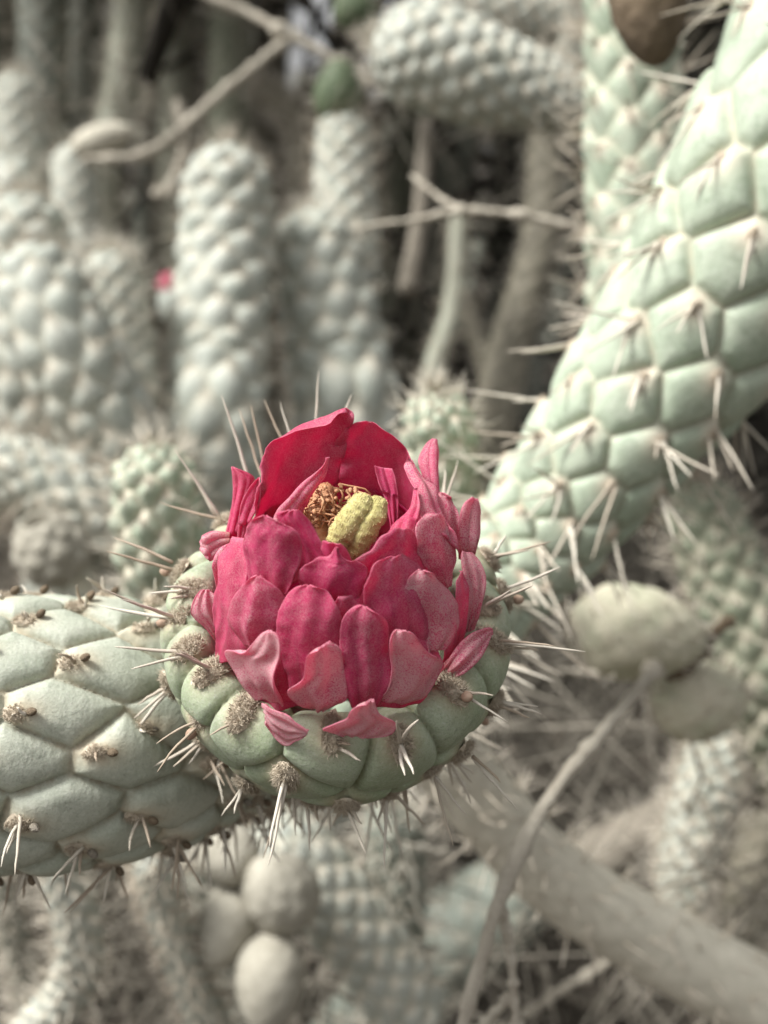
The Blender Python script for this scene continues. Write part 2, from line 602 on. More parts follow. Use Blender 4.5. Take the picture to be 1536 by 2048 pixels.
def wool_mesh(p, n, t, rad, hairs, length, seed, tall=0.5, lon=1.2):
    """a felted cushion with short hairs standing on it"""
    r = np.random.default_rng(seed)
    mb = MB()
    sd = unit(np.cross(n, t)); t2 = np.cross(sd, n)
    nu, nv = 14, 6
    vs = []
    for j in range(nv):
        a = j / (nv - 1) * math.pi / 2
        for i in range(nu):
            th = i / nu * 2 * math.pi
            rr = rad * math.cos(a) * (1 + 0.22 * r.normal() * 0.6)
            vs.append(p + sd * rr * math.cos(th) * 0.85 + t2 * rr * math.sin(th) * lon + n * (math.sin(a) * rad * tall * (1 + 0.15 * r.normal()) - 0.15 * rad))
    q = [[j * nu + i, j * nu + (i + 1) % nu, (j + 1) * nu + (i + 1) % nu, (j + 1) * nu + i] for j in range(nv - 1) for i in range(nu)]
    mb.add(np.array(vs), np.array(q))
    # hairs
    k = hairs
    th = r.uniform(0, 2 * math.pi, k); rr = np.sqrt(r.uniform(0, 1, k)) * rad
    root = p + np.outer(rr * np.cos(th) * 0.85, sd) + np.outer(rr * np.sin(th) * lon, t2) + np.outer(rad * tall * np.sqrt(np.maximum(0, 1 - (rr / rad) ** 2)) - 0.2 * rad, n)
    d = unit(n + np.outer(np.cos(th) * rr / rad * 0.8, sd) + np.outer(np.sin(th) * rr / rad * 0.8, t2) + r.normal(0, 0.45, (k, 3)))
    ln = length * r.uniform(0.5, 1.25, k)
    w = 0.0035 * r.uniform(0.8, 1.5, k)
    mid = root + d * (ln * 0.55)[:, None]
    end = mid + unit(d + r.normal(0, 0.7, (k, 3))) * (ln * 0.5)[:, None]
    x1 = unit(np.cross(d, r.normal(size=(k, 3)))); x2 = np.cross(d, x1)
    V = np.zeros((k, 7, 3))
    for i in range(3):
        a = i * 2.094
        o = (x1 * math.cos(a) + x2 * math.sin(a)) * w[:, None]
        V[:, i] = root + o; V[:, 3 + i] = mid + o * 0.8
    V[:, 6] = end
    base = np.arange(k)[:, None, None] * 7
    q = np.array([[0, 1, 4, 3], [1, 2, 5, 4], [2, 0, 3, 5]])[None] + base
    tt = np.array([[3, 4, 6], [4, 5, 6], [5, 3, 6]])[None] + base
    mb.add(V.reshape(-1, 3), q.reshape(-1, 4), tt.reshape(-1, 3))
    return mb


def bead(parent, p, axis, L, R, mat=None, name='leaf_scale', seed=0):
    z = np.linspace(0, 1, 9)
    c = p + np.outer(z * L, axis)
    r = R * np.sqrt(np.maximum(1 - (2 * z - 1) ** 2, 0.02)) * (1 - 0.15 * z)
    v, q, t = tube_arrays(c, r, 10, 0.08, seed)
    mb = MB(); mb.add(v, q, t)
    return mb.build(name, mat or M_LEAFBUD, parent)


def spine_fringe(areoles, k, length, mat, seed, down=0.0, rad=0.022, facing=-0.9):
    """all the spines of one background stem, joined"""
    r = np.random.default_rng(seed)
    mb = MB()
    for p, n, t, R in areoles:
        if (unit(CAM - p) @ n) < facing:
            continue
        for _ in range(r.integers(max(1, k - 1), k + 2)):
            d = unit(n + r.normal(0, 0.55, 3) + t * r.uniform(-0.5, 0.7) + np.array([0, 0, -down]))
            L = length * r.uniform(0.4, 1.3)
            c = np.stack([p, p + d * L * 0.5, p + d * L + r.normal(0, 0.03, 3) * L])
            v, q, tt = tube_arrays(c, [rad, rad * 0.85, rad * 0.3], 4)
            mb.add(v, q, tt)
    return mb


def stem(name, path, rpx, mat, n, b, amp, label, nu=96, nv=150, tip=True, foot=False, spk=4, splen=0.9, seed=1,
         smat=None, cat='cactus', group=None, near=0, down=0.0, root=False, gw=0.12, skew=1.3, jit=0.14, twist=0.035, sprad=0.022, world=None, facing=-0.9, tipk=1.0, up=0.42, domed=0.42):
    """path: (px, py, d) from foot to tip; rpx: radii in photo pixels at that depth. near > 0: areoles and spines as separate parts"""
    if world is None:
        pts = [P(*p) for p in path]
        rad = [r * pxs(p[2]) for r, p in zip(rpx, path)]
    else:
        pts, rad = world, rpx
    if root:                                      # carry the stem down to the ground
        p0 = pts[0]
        d = unit(p0 - pts[1])
        steps = 3
        tgt = np.array([p0[0] + d[0] * 4, p0[1] + 3.0, GROUND_Z - 1.0])
        ext = [p0 + (tgt - p0) * f for f in (1.0, 0.55)]
        pts = ext + pts
        rad = [rad[0] * 0.95] * 2 + rad
        nv = int(nv * 1.5)
    c, r = path_rings(pts, rad, nv, tip, foot, tipk)
    T, e1, e2 = frames(c)
    sk = Skin(c, e1, e2, r, nu, n, b, amp, seed=seed, gw=gw, skew=skew, jit=jit, twist=twist, up=up, domed=domed)
    rt = thing(name, pts[0], label, cat, group)
    mb = MB(); sk.add_to(mb)
    mb.build('skin', mat, rt)
    if near:
        k = 0
        rg = np.random.default_rng(seed + 50)
        for p, nn, t, R in sk.areoles():
            view = unit(CAM - p)
            if view @ nn < -0.55:
                continue
            x, y, d = proj(p)
            if not (-150 < x < 1690 and -150 < y < 2200):
                continue
            k += 1
            near(rt, p, nn, t, R, seed * 100 + k, rg)
    elif spk:
        f = spine_fringe(sk.areoles(), spk, splen, smat or M_SPINE_PALE, seed + 9, down, sprad, facing)
        if f.n:
            o = f.build('spine_fringe', smat or M_SPINE_PALE, rt)
            o['kind'] = 'stuff'
    return rt


def twig(name, path, rpx, mat, label, sides=12, nv=70, knob=0.28, seed=0, cat='twig', group=None, nodes=12, wob=0.9):
    pts = [P(*p) for p in path]
    rad = [0.78 * r * pxs(p[2]) for r, p in zip(rpx, path)]
    pr = np.hstack([np.array(pts), np.array(rad)[:, None]])
    c, L = spline(pr, nv)
    rg = np.random.default_rng(seed)
    r = c[:, 3].copy(); c = c[:, :3].copy()
    s = np.linspace(0, 1, nv)
    for _ in range(nodes):
        r *= 1 + rg.uniform(0.2, 0.55) * np.exp(-((s - rg.uniform(0, 1)) / 0.015) ** 2)
    c += (np.stack([fnoise(c + 100 * k, 3.0 / L, seed + k, 3) for k in range(3)], 1)) * rad[0] * wob
    v, q, t = tube_arrays(c, r, sides, knob, seed)
    rt = thing(name, pts[0], label, cat, group)
    mb = MB(); mb.add(v, q, t)
    mb.build('bark', mat, rt)
    return rt, c, r


def ovoid(name, ctr, axis, L, R, mat, label, cat, seed=0, hole=False, nu=56, nv=40, group=None, spk=0, n=7, b=0.5, amp=0.05, sharp=0.0):
    """an egg shaped fruit: rings along its axis; hole gives a dried hollow crown"""
    axis = unit(axis)
    a = np.linspace(-math.pi / 2, math.pi / 2 - (0.55 if hole else 0), nv)
    h = L / 2 * np.sin(a); r = R * np.maximum(np.cos(a), 0.004) * (1 - 0.18 * np.sin(a)) ** (1 + sharp)
    if hole:
        k = np.linspace(0, 1, 12)[1:]
        h = np.concatenate([h, h[-1] - k * L * 0.28]); r = np.concatenate([r, r[-1] * (0.82 - 0.5 * k ** 2)])
        h = np.append(h, h[-1]); r = np.append(r, 0.01)
    c = ctr + np.outer(h, axis)
    e1 = unit(np.cross(axis, [0.3, 0.2, 0.93])); e2 = np.cross(axis, e1)
    sk = Skin(c, np.tile(e1, (len(h), 1)), np.tile(e2, (len(h), 1)), r, nu, n, b, amp, seed=seed, gw=0.1)
    rt = thing(name, ctr - axis * L / 2, label, cat, group)
    mb = MB(); sk.add_to(mb)
    mb.build('skin', mat, rt)
    if spk:
        f = spine_fringe(sk.areoles(), spk, R * 0.45, M_SPINE_PALE, seed + 3)
        if f.n:
            o = f.build('spine_fringe', M_SPINE_PALE, rt); o['kind'] = 'stuff'
    return rt


# ------------------------------------------------------------------ the setting: ground
def ground():
    mb = MB()
    n = 220
    g = np.sign(np.linspace(-1, 1, n)) * (np.abs(np.linspace(-1, 1, n)) ** 3.2) * 30000
    X, Y = np.meshgrid(g, g + 60)
    dist = np.hypot(X, Y)
    p = np.stack([X, Y, np.zeros_like(X)], -1)
    z = GROUND_Z + 2.0 * fnoise(p, 0.05, 3, 4) * np.clip(dist / 40, 0.3, 3)
    p[..., 2] = z
    i = np.arange(n - 1)[:, None] * n; j = np.arange(n - 1)[None]
    q = np.stack([i + j, i + j + 1, i + n + j + 1, i + n + j], -1).reshape(-1, 4)
    mb.add(p.reshape(-1, 3), q)
    o = mb.build('ground', M_SOIL)
    o['kind'] = 'structure'
    o['label'] = 'bare dry brown soil under the cactus thicket'
    # litter: bits of stick and dead joint, nobody could count them
    r = np.random.default_rng(5)
    lb = MB()
    for _ in range(2600):
        y = r.uniform(15, 190); x = r.normal(0, 0.35) * (y + 40)
        L = r.uniform(1, 9); a = r.uniform(0, 6.28)
        c0 = np.array([x, y, GROUND_Z + r.uniform(0.0, 3.5)])
        d = np.array([math.cos(a), math.sin(a), r.normal(0, 0.22)]) * L
        bend = r.normal(0, 0.1, 3) * L
        v, q, t = tube_arrays(np.stack([c0, c0 + d * 0.5 + bend, c0 + d]), r.uniform(0.06, 0.38) * np.array([1, 0.95, 0.7]), 5)
        lb.add(v, q, t)
    o = lb.build('ground_litter', M_LITTER); tag(o, 'broken dry sticks and dead joints littering the soil', 'litter', kind='stuff')
    gb = MB()
    for _ in range(2300):
        y = r.uniform(22, 120); x = r.normal(0, 0.36) * (y + 20)
        c0 = np.array([x, y, GROUND_Z])
        L = r.uniform(6, 24)
        d = unit(np.array([r.normal(0, 0.5), r.normal(0, 0.5), 1])) * L
        dr = np.array([r.normal(0, 0.28), r.normal(0, 0.28), -0.15]) * L
        v, q, t = tube_arrays(np.stack([c0, c0 + d * 0.5, c0 + d + dr]), r.uniform(0.03, 0.09) * np.array([1, 0.85, 0.4]), 4)
        gb.add(v, q, t)
    o = gb.build('dry_grass', M_STRAW); tag(o, 'thin dry grass stalks tangled between the stems', 'dry grass', kind='stuff')


ground()

# ------------------------------------------------------------------ the near stems
def near_left(rt, p, n, t, R, seed, rg):
    o = wool_mesh(p - n * 0.03, n, t, 0.105, 190, 0.07, seed, 0.6, 1.5).build('areole', M_WOOL, rt, origin=p)
    # the dark dried leaf scar stands at the lower side of the wool
    bead(o, p - t * 0.10 + n * 0.0, unit(n * 0.8 - t), 0.13, 0.05, random.choice([M_BROWN, M_BROWN, M_WOOD]), 'leaf_scar', seed)
    lower = n[2] < 0.15
    k = rg.integers(2, 5) if lower else rg.integers(1, 3)
    for _ in range(k):
        d = unit(n + t * rg.uniform(-0.1, 0.9) + rg.normal(0, 0.3, 3) + np.array([0, 0, -0.5 if lower else 0.0]))
        L = rg.uniform(0.25, 0.75) if lower else rg.uniform(0.1, 0.3)
        spine(o, p + rg.normal(0, 0.04, 3), p + d * L, SPINES_PALE if rg.random() < 0.7 else SPINES_BROWN, thick_cm=0.02)


stem('cactus', [(640, 1425, 16.2), (400, 1440, 14.4), (200, 1458, 13.0), (-100, 1468, 12.4), (-600, 1460, 12.2)], [125, 212, 254, 265, 265],
     M_STEM, 9, 0.262, 0.12, 'thick grey-green cactus stem entering from the left below the red flower bud', nu=440, nv=420, seed=11,
     near=near_left, foot=True, gw=0.034, domed=0.25, skew=0.6, jit=0.16, twist=0.03)


def near_right(rt, p, n, t, R, seed, rg):
    o = wool_mesh(p, n, t, 0.10, 50, 0.07, seed, 0.5).build('areole', M_WOOL, rt, origin=p)
    k = rg.integers(1, 5)
    for _ in range(k):
        d = unit(n * 1.0 + rg.normal(0, 0.35, 3) + t * rg.uniform(-0.9, 0.2) + np.array([0, 0, -0.45]))
        L = rg.uniform(0.6, 1.5)
        spine(o, p + rg.normal(0, 0.04, 3), p + d * L, SPINES_PALE, thick_cm=0.026)


stem('cactus', [(692, 1480, 13.7), (770, 1425, 15.2), (880, 1300, 17), (975, 1180, 18.6), (1095, 1045, 19.2), (1300, 775, 19), (1452, 560, 18.8), (1580, 350, 18.5), (1705, 110, 18.5), (1850, -250, 18.5)],
     [62, 80, 95, 112, 132, 172, 206, 232, 245, 250], M_STEM_FRESH, 5, 0.43, 0.15, 'thick pale green cactus stem with large hexagonal knobs rising to the upper right edge',
     nu=300, nv=420, seed=21, near=near_right, foot=True, gw=0.045, skew=0.6, jit=0.14, twist=0.04, domed=0.3)

# ------------------------------------------------------------------ the flower bud
FC = P(675, 1240, 11.6)
AX = unit(0.03 * RT + 0.707 * UP - 0.707 * FW)
E1 = unit(RT - AX * (RT @ AX))
E2 = np.cross(AX, E1)                       # points up the picture and away
RB = 2.0
bud = thing('flower_bud', FC - AX * RB, 'crimson cactus flower bud opening on a spiny green fruit, in sharp focus', 'flower bud')

prof = np.array([(-2.0, 0.35), (-1.9, 0.62), (-1.68, 1.02), (-1.37, 1.40), (-1.0, 1.69), (-0.5, 1.885), (-0.1, 1.94), (0.14, 1.89), (0.29, 1.76), (0.34, 1.58), (0.24, 1.42), (0.0, 1.34)])
pc, _ = spline(np.hstack([prof, np.zeros((len(prof), 1))]), 230)
pc[:, 1] *= 0.975
bc = FC + np.outer(pc[:, 0], AX)
one = np.ones((len(pc), 1))
# a first smooth skin, to find where photo pixels fall on it
tmp = Skin(bc, one * E1, one * E2, pc[:, 1], 240, 11, 0.3, 0.0, seed=2)
tx_, ty_, _ = proj(tmp.B)
facing = (unit(CAM - tmp.B) * tmp.N).sum(-1)


def on_body(px, py):
    d = (tx_ - px) ** 2 + (ty_ - py) ** 2 + np.where(facing > -0.05, 0, 1e6)
    i, j = np.unravel_index(np.argmin(d), d.shape)
    return tmp.th[j], tmp.rho[i]


AREOLES = [(486, 1420), (662, 1470), (798, 1482), (905, 1378), (985, 1285), (965, 1215), (990, 1112), (905, 985), (425, 1345), (378, 1300),
           (385, 1182), (342, 1132), (430, 1022), (578, 1545), (492, 1572), (392, 1442), (695, 1598), (940, 1515), (990, 1405), (345, 1230),
           (890, 1580), (500, 905), (600, 872), (1005, 1190)]
UPS = 0.17
sites = []
for a in AREOLES:
    th, rh = on_body(*a)
    sites.append((th, rh - UPS))
rtop = tmp.rho[-1]
for j in range(0, 14):
    for i in range(11):
        th = (i + 0.5 * (j % 2)) * 2 * math.pi / 11; rh = j * 0.27
        if rh > 2.35:
            continue
        ok = all(math.hypot((th - s[0] + math.pi) % (2 * math.pi) - math.pi, rh - s[1]) > 0.36 for s in sites)
        if ok:
            sites.append((th, rh))
body = Skin(bc, one * E1, one * E2, pc[:, 1], 460, 11, 0.30, 0.062, sites=sites, seed=4, gw=0.022, skew=0.3, domed=0.16, up=UPS / 0.30 / 1.6)
mb = MB(); body.add_to(mb)
mb.build('fruit_body', M_FRUIT, bud)

SPL = [((425, 1025), (318, 1010)), ((430, 1030), (370, 928)), ((425, 1020), (350, 898)), ((330, 1135), (213, 1105)), ((345, 1125), (230, 1074)),
       ((395, 1180), (298, 1183)), ((390, 1178), (328, 1168)), ((385, 1190), (338, 1196)), ((375, 1305), (230, 1297)), ((375, 1310), (262, 1335)),
       ((400, 1440), (314, 1490)), ((400, 1448), (318, 1546)), ((495, 1455), (418, 1470)), ((485, 1468), (433, 1486)), ((492, 1472), (404, 1557)),
       ((495, 1562), (443, 1632)), ((490, 1570), (470, 1628)), ((578, 1560), (527, 1716)), ((582, 1570), (590, 1672)), ((575, 1570), (555, 1640)), ((690, 1608), (735, 1705)), ((700, 1610), (722, 1650)),
       ((695, 1500), (720, 1512)), ((672, 1492), (722, 1522)), ((680, 1485), (702, 1489)), ((797, 1530), (820, 1666)), ((800, 1535), (814, 1622)), ((810, 1528), (862, 1529)),
       ((935, 1388), (1015, 1444)), ((930, 1385), (985, 1386)), ((955, 1385), (1003, 1364)), ((1000, 1285), (1170, 1306)), ((995, 1280), (1112, 1294)),
       ((1000, 1290), (1076, 1303)), ((990, 1115), (1101, 1079)), ((985, 1112), (1062, 1101)), ((988, 1108), (1012, 1070)), ((1005, 1180), (1118, 1131)),
       ((945, 1515), (1036, 1621)), ((945, 1512), (1002, 1566)), ((990, 1400), (1082, 1430)), ((995, 1402), (1076, 1414)), ((990, 1408), (1058, 1436)),
       ((900, 990), (916, 922)), ((905, 990), (890, 940)), ((650, 880), (638, 744)), ((700, 870), (706, 792)), ((455, 950), (440, 792)), ((530, 920), (478, 818)), ((545, 905), (505, 812)),
       ((560, 900), (530, 800)), ((580, 890), (560, 805)), ((890, 1590), (908, 1690)), ((895, 1585), (935, 1640)), ((610, 1590), (615, 1702)), ((625, 1592), (640, 1640))]
bare = []
k = 0
for (sx, sy) in sites:
    y = sy + body.areole_up
    if not (0.02 < y < body.rho[-1] - 0.3):
        continue
    p, n, t, R = body.at(sx, y)
    if unit(CAM - p) @ n < -0.6:
        continue
    k += 1
    front = p @ FW < 12.6
    o = wool_mesh(p, n, t, rng.uniform(0.11, 0.15), 540 if front else 90, 0.085, 300 + k, 0.55, rng.uniform(1.3, 1.9)).build('areole', M_WOOL, bud, origin=p)
    bare.append([p, n, t, o, 0])
    if k % 4 == 0:
        bead(o, p + n * 0.05 - t * 0.12, unit(n - t * 0.6), 0.14, 0.06, None, 'leaf_scale', k)
pos = np.array([b_[0] for b_ in bare])
bx, by, bd = proj(pos)
for (a, b_) in SPL:
    i = int(np.argmin((bx - a[0]) ** 2 + (by - a[1]) ** 2))
    p, n, t, o, cnt = bare[i]
    bare[i][4] += 1
    dd = proj(p)[2]
    q0 = P(0.35 * a[0] + 0.65 * bx[i], 0.35 * a[1] + 0.65 * by[i], dd - 0.03) if math.hypot(bx[i] - a[0], by[i] - a[1]) > 30 else P(a[0], a[1], dd - 0.03)
    tip = P(b_[0], b_[1], dd + random.uniform(-0.25, 0.12) - 0.15 * max(0, n @ -FW))
    spine(o, q0, tip, SPINES if random.random() < 0.62 else SPINES_BROWN, thick_cm=random.uniform(0.015, 0.022))
for p, n, t, o, cnt in bare:
    if cnt == 0:
        for _ in range(rng.integers(2, 6)):
            d = unit(n + rng.normal(0, 0.35, 3) - t * rng.uniform(0, 0.6))
            spine(o, p, p + d * rng.uniform(0.35, 0.9), SPINES if rng.random() < 0.7 else SPINES_PALE, thick_cm=0.021)

# ---- petals on an egg shaped surface round the same axis
FP = np.array([(0.0, 1.34), (0.15, 1.42), (0.33, 1.45), (0.7, 1.40), (1.1, 1.23), (1.55, 1.01), (1.95, 0.80), (2.4, 0.62), (2.9, 0.45)])


def fr(h):
    h = np.asarray(h, float)
    return np.interp(h, FP[:, 0], FP[:, 1])


def egg(phi, h, off=0.0):
    r = fr(h)
    dr = (fr(h + 0.05) - fr(h - 0.05)) / 0.1
    rad = np.cos(phi)[..., None] * E1 + np.sin(phi)[..., None] * E2
    n = unit(rad - dr[..., None] * AX)
    return FC + h[..., None] * AX + r[..., None] * rad + n * np.asarray(off)[..., None], n


gp, gh = np.meshgrid(np.linspace(0, 2 * math.pi, 720, endpoint=False), np.linspace(-0.1, 2.4, 300))
G, GN = egg(gp, gh, np.zeros_like(gp))
gx, gy, _ = proj(G)
gf = (unit(CAM - G) * GN).sum(-1)


def on_egg(px, py):
    d = (gx - px) ** 2 + (gy - py) ** 2 + np.where(gf > 0.0, 0, 1e7)
    i, j = np.unravel_index(np.argmin(d), d.shape)
    return gp[i, j], gh[i, j]


def zpt(z, off):
    """a traced point: its place on the egg, or where it stands at its own distance"""
    px, py = 300 + 0.5859 * z[0], 720 + 0.5859 * z[1]
    if len(z) == 3:
        return P(px, py, z[2])
    key = round(off, 3)
    if key not in EGGS:
        g = G + GN * key
        EGGS[key] = (g, *proj(g)[:2])
    g, ex, ey = EGGS[key]
    d = (ex - px) ** 2 + (ey - py) ** 2 + np.where(gf > 0.0, 0, 1e7)
    return g.reshape(-1, 3)[np.argmin(d)]


EGGS = {}


def petal(pairs, layer, d=None, curl=0.0, bloom=0.4, thick=0.022, keel=0.0, cup=0.05, ragged=0.045, ruffle=0.075, seed=0, foot=0.1, tuck=0.08,
          edge=1.0, flare=0.0, twist=None, bulge=1.0, ns=54, nt=36, name='petal', label=None):
    """pairs: left and right outline points from foot to tip"""
    rg = np.random.default_rng(seed + 900)
    off0 = layer * 0.05
    dd = (d if isinstance(d, (list, tuple)) else [d] * len(pairs)) if d is not None else [None] * len(pairs)
    ctl = []
    for (l, r_), q in zip(pairs, dd):
        if q is not None:
            l = (*l[:2], q); r_ = (*r_[:2], q)
        ctl.append(np.concatenate([zpt(l, off0), zpt(r_, off0)]))
    ctl = np.array(ctl)
    # walk up the outline by the pace of its middle and its sides
    step = 0.5 * (np.linalg.norm(np.diff(ctl[:, :3], axis=0), axis=1) + np.linalg.norm(np.diff(ctl[:, 3:], axis=0), axis=1))
    e = np.vstack([2 * ctl[0] - ctl[1], ctl, 2 * ctl[-1] - ctl[-2]])
    fine = []
    for k in range(len(ctl) - 1):
        p0, p1, p2, p3 = e[k:k + 4]
        u = np.linspace(0, 1, 30, endpoint=False)[:, None]
        fine.append(0.5 * (2 * p1 + (p2 - p0) * u + (2 * p0 - 5 * p1 + 4 * p2 - p3) * u ** 2 + (3 * p1 - p0 - 3 * p2 + p3) * u ** 3))
    fine = np.vstack(fine + [ctl[-1][None]])
    cum = np.concatenate([[0], np.cumsum(0.5 * (np.linalg.norm(np.diff(fine[:, :3], axis=0), axis=1) + np.linalg.norm(np.diff(fine[:, 3:], axis=0), axis=1)))])
    u = np.linspace(0, cum[-1], ns)
    Lf = np.stack([np.interp(u, cum, fine[:, k]) for k in range(3)], 1)
    Rf = np.stack([np.interp(u, cum, fine[:, 3 + k]) for k in range(3)], 1)
    for k in range(2):
        Lf[1:-1] = 0.25 * Lf[:-2] + 0.5 * Lf[1:-1] + 0.25 * Lf[2:]
        Rf[1:-1] = 0.25 * Rf[:-2] + 0.5 * Rf[1:-1] + 0.25 * Rf[2:]
    W = np.linalg.norm(Lf - Rf, axis=1)
    s = np.linspace(0, 1, ns)[:, None] * np.ones((1, nt))
    t = np.ones((ns, 1)) * np.linspace(-1, 1, nt)[None]
    # the margin is a little torn
    jl = ragged * 0.35 * (np.sin(u * rg.uniform(9, 14) + rg.uniform(0, 6)) + 0.6 * np.sin(u * rg.uniform(22, 36) + rg.uniform(0, 6)) + 0.4 * np.sin(u * rg.uniform(50, 80)))
    jr = ragged * 0.35 * (np.sin(u * rg.uniform(9, 14) + rg.uniform(0, 6)) + 0.6 * np.sin(u * rg.uniform(22, 36) + rg.uniform(0, 6)))
    tt = np.where(t < 0, t * (1 + jl[:, None]), t * (1 + jr[:, None]))
    base = 0.5 * (Lf + Rf)[:, None] + 0.5 * tt[..., None] * (Rf - Lf)[:, None]
    mid = 0.5 * (Lf + Rf)
    v = mid - FC
    hx = v @ AX
    rad = unit(v - hx[:, None] * AX)
    out = unit(rad + 0.25 * AX)
    tan = unit(np.gradient(mid, axis=0)); latv = unit(Rf - Lf)
    n = unit(np.cross(tan, latv))
    n = n * np.where((n * out).sum(1) < 0, -1, 1)[:, None]
    Wm = W.max()
    wq = W[:, None]
    tl = cum[-1]
    off = wq ** 2 / (8 * bulge) * (1 - t ** 2)
    off = off - tuck * (1 - s) ** 1.5 + curl * s ** 2.2
    off = off + cup * wq * (1 - t ** 2)
    off = off + flare * wq * np.abs(t) ** 3
    off = off + keel * np.exp(-(t / 0.30) ** 2) * np.clip(1.15 - s, 0, 1) * np.clip(s * 4, 0, 1)
    off = off + (rg.normal(0, 0.035) if twist is None else twist) * t * s
    off = off + ruffle * (fnoise(base, 2.4, seed, 3) * (0.35 + 0.65 * np.abs(t)) + 0.55 * fnoise(base, 6.0, seed + 1, 3) * np.abs(t) ** 2 + 0.10 * fnoise(base, 9.0, seed + 5, 2))
    off = off + 0.015 * np.sin(t * rg.uniform(6, 10) + rg.uniform(0, 6) + 1.5 * fnoise(base, 2.0, seed + 8, 2)) * (1 - 0.6 * s)
    off = off * np.clip((1 - s) / 0.04 + 0.6, 0, 1)
    top = base + n[:, None] * off[..., None]
    gu = np.gradient(top, axis=0); gv = np.gradient(top, axis=1)
    nn = unit(np.cross(gu, gv))
    nn = nn * (np.sign((nn * n[:, None]).sum(-1).mean()) or 1)
    th = thick * (1 - 0.75 * np.abs(t) ** 4) * (1 - 0.6 * s ** 5)
    low = top - nn * th[..., None]
    mb = MB()
    i = np.arange(ns - 1)[:, None] * nt; j = np.arange(nt - 1)[None]
    q1 = np.stack([i + j, i + j + 1, i + nt + j + 1, i + nt + j], -1).reshape(-1, 4)
    M_ = ns * nt
    q2 = q1[:, ::-1] + M_
    rim = np.concatenate([np.arange(nt), np.arange(1, ns) * nt + nt - 1, (ns - 1) * nt + np.arange(nt - 2, -1, -1), np.arange(ns - 2, 0, -1) * nt])
    rn = np.roll(rim, -1)
    q3 = np.stack([rn, rim, rim + M_, rn + M_], 1)
    ew = np.clip(0.035 / np.maximum(W, 0.05), 0.03, 0.4)[:, None]
    ed = np.maximum(np.clip((np.abs(t) - 1 + ew) / ew, 0, 1) * np.clip(s * 3, 0, 1), np.clip((s - 0.95) / 0.05, 0, 1)) * edge
    bl = bloom * (0.6 + 0.4 * np.clip(s * 1.3, 0, 1)) + 0.12 * np.exp(-(t / 0.3) ** 2) * (keel > 0)
    ft = foot * np.clip(1 - s / 0.35, 0, 1)
    vn = 0.5 + 0.5 * np.sin(t * 13 + fnoise(base, 3, seed + 2, 2) * 1.3)
    vn = vn ** 3 * np.clip(1.1 - s, 0, 1)
    A = dict(bloom=np.tile(bl.ravel(), 2), edge=np.tile(ed.ravel(), 2), foot=np.tile(ft.ravel(), 2), vein=np.tile(vn.ravel(), 2))
    mb.add(np.concatenate([top.reshape(-1, 3), low.reshape(-1, 3)]), np.concatenate([q1, q2, q3]), **A)
    o = mb.build(name, M_PETAL, bud)
    if label:
        o['label'] = label
    return o


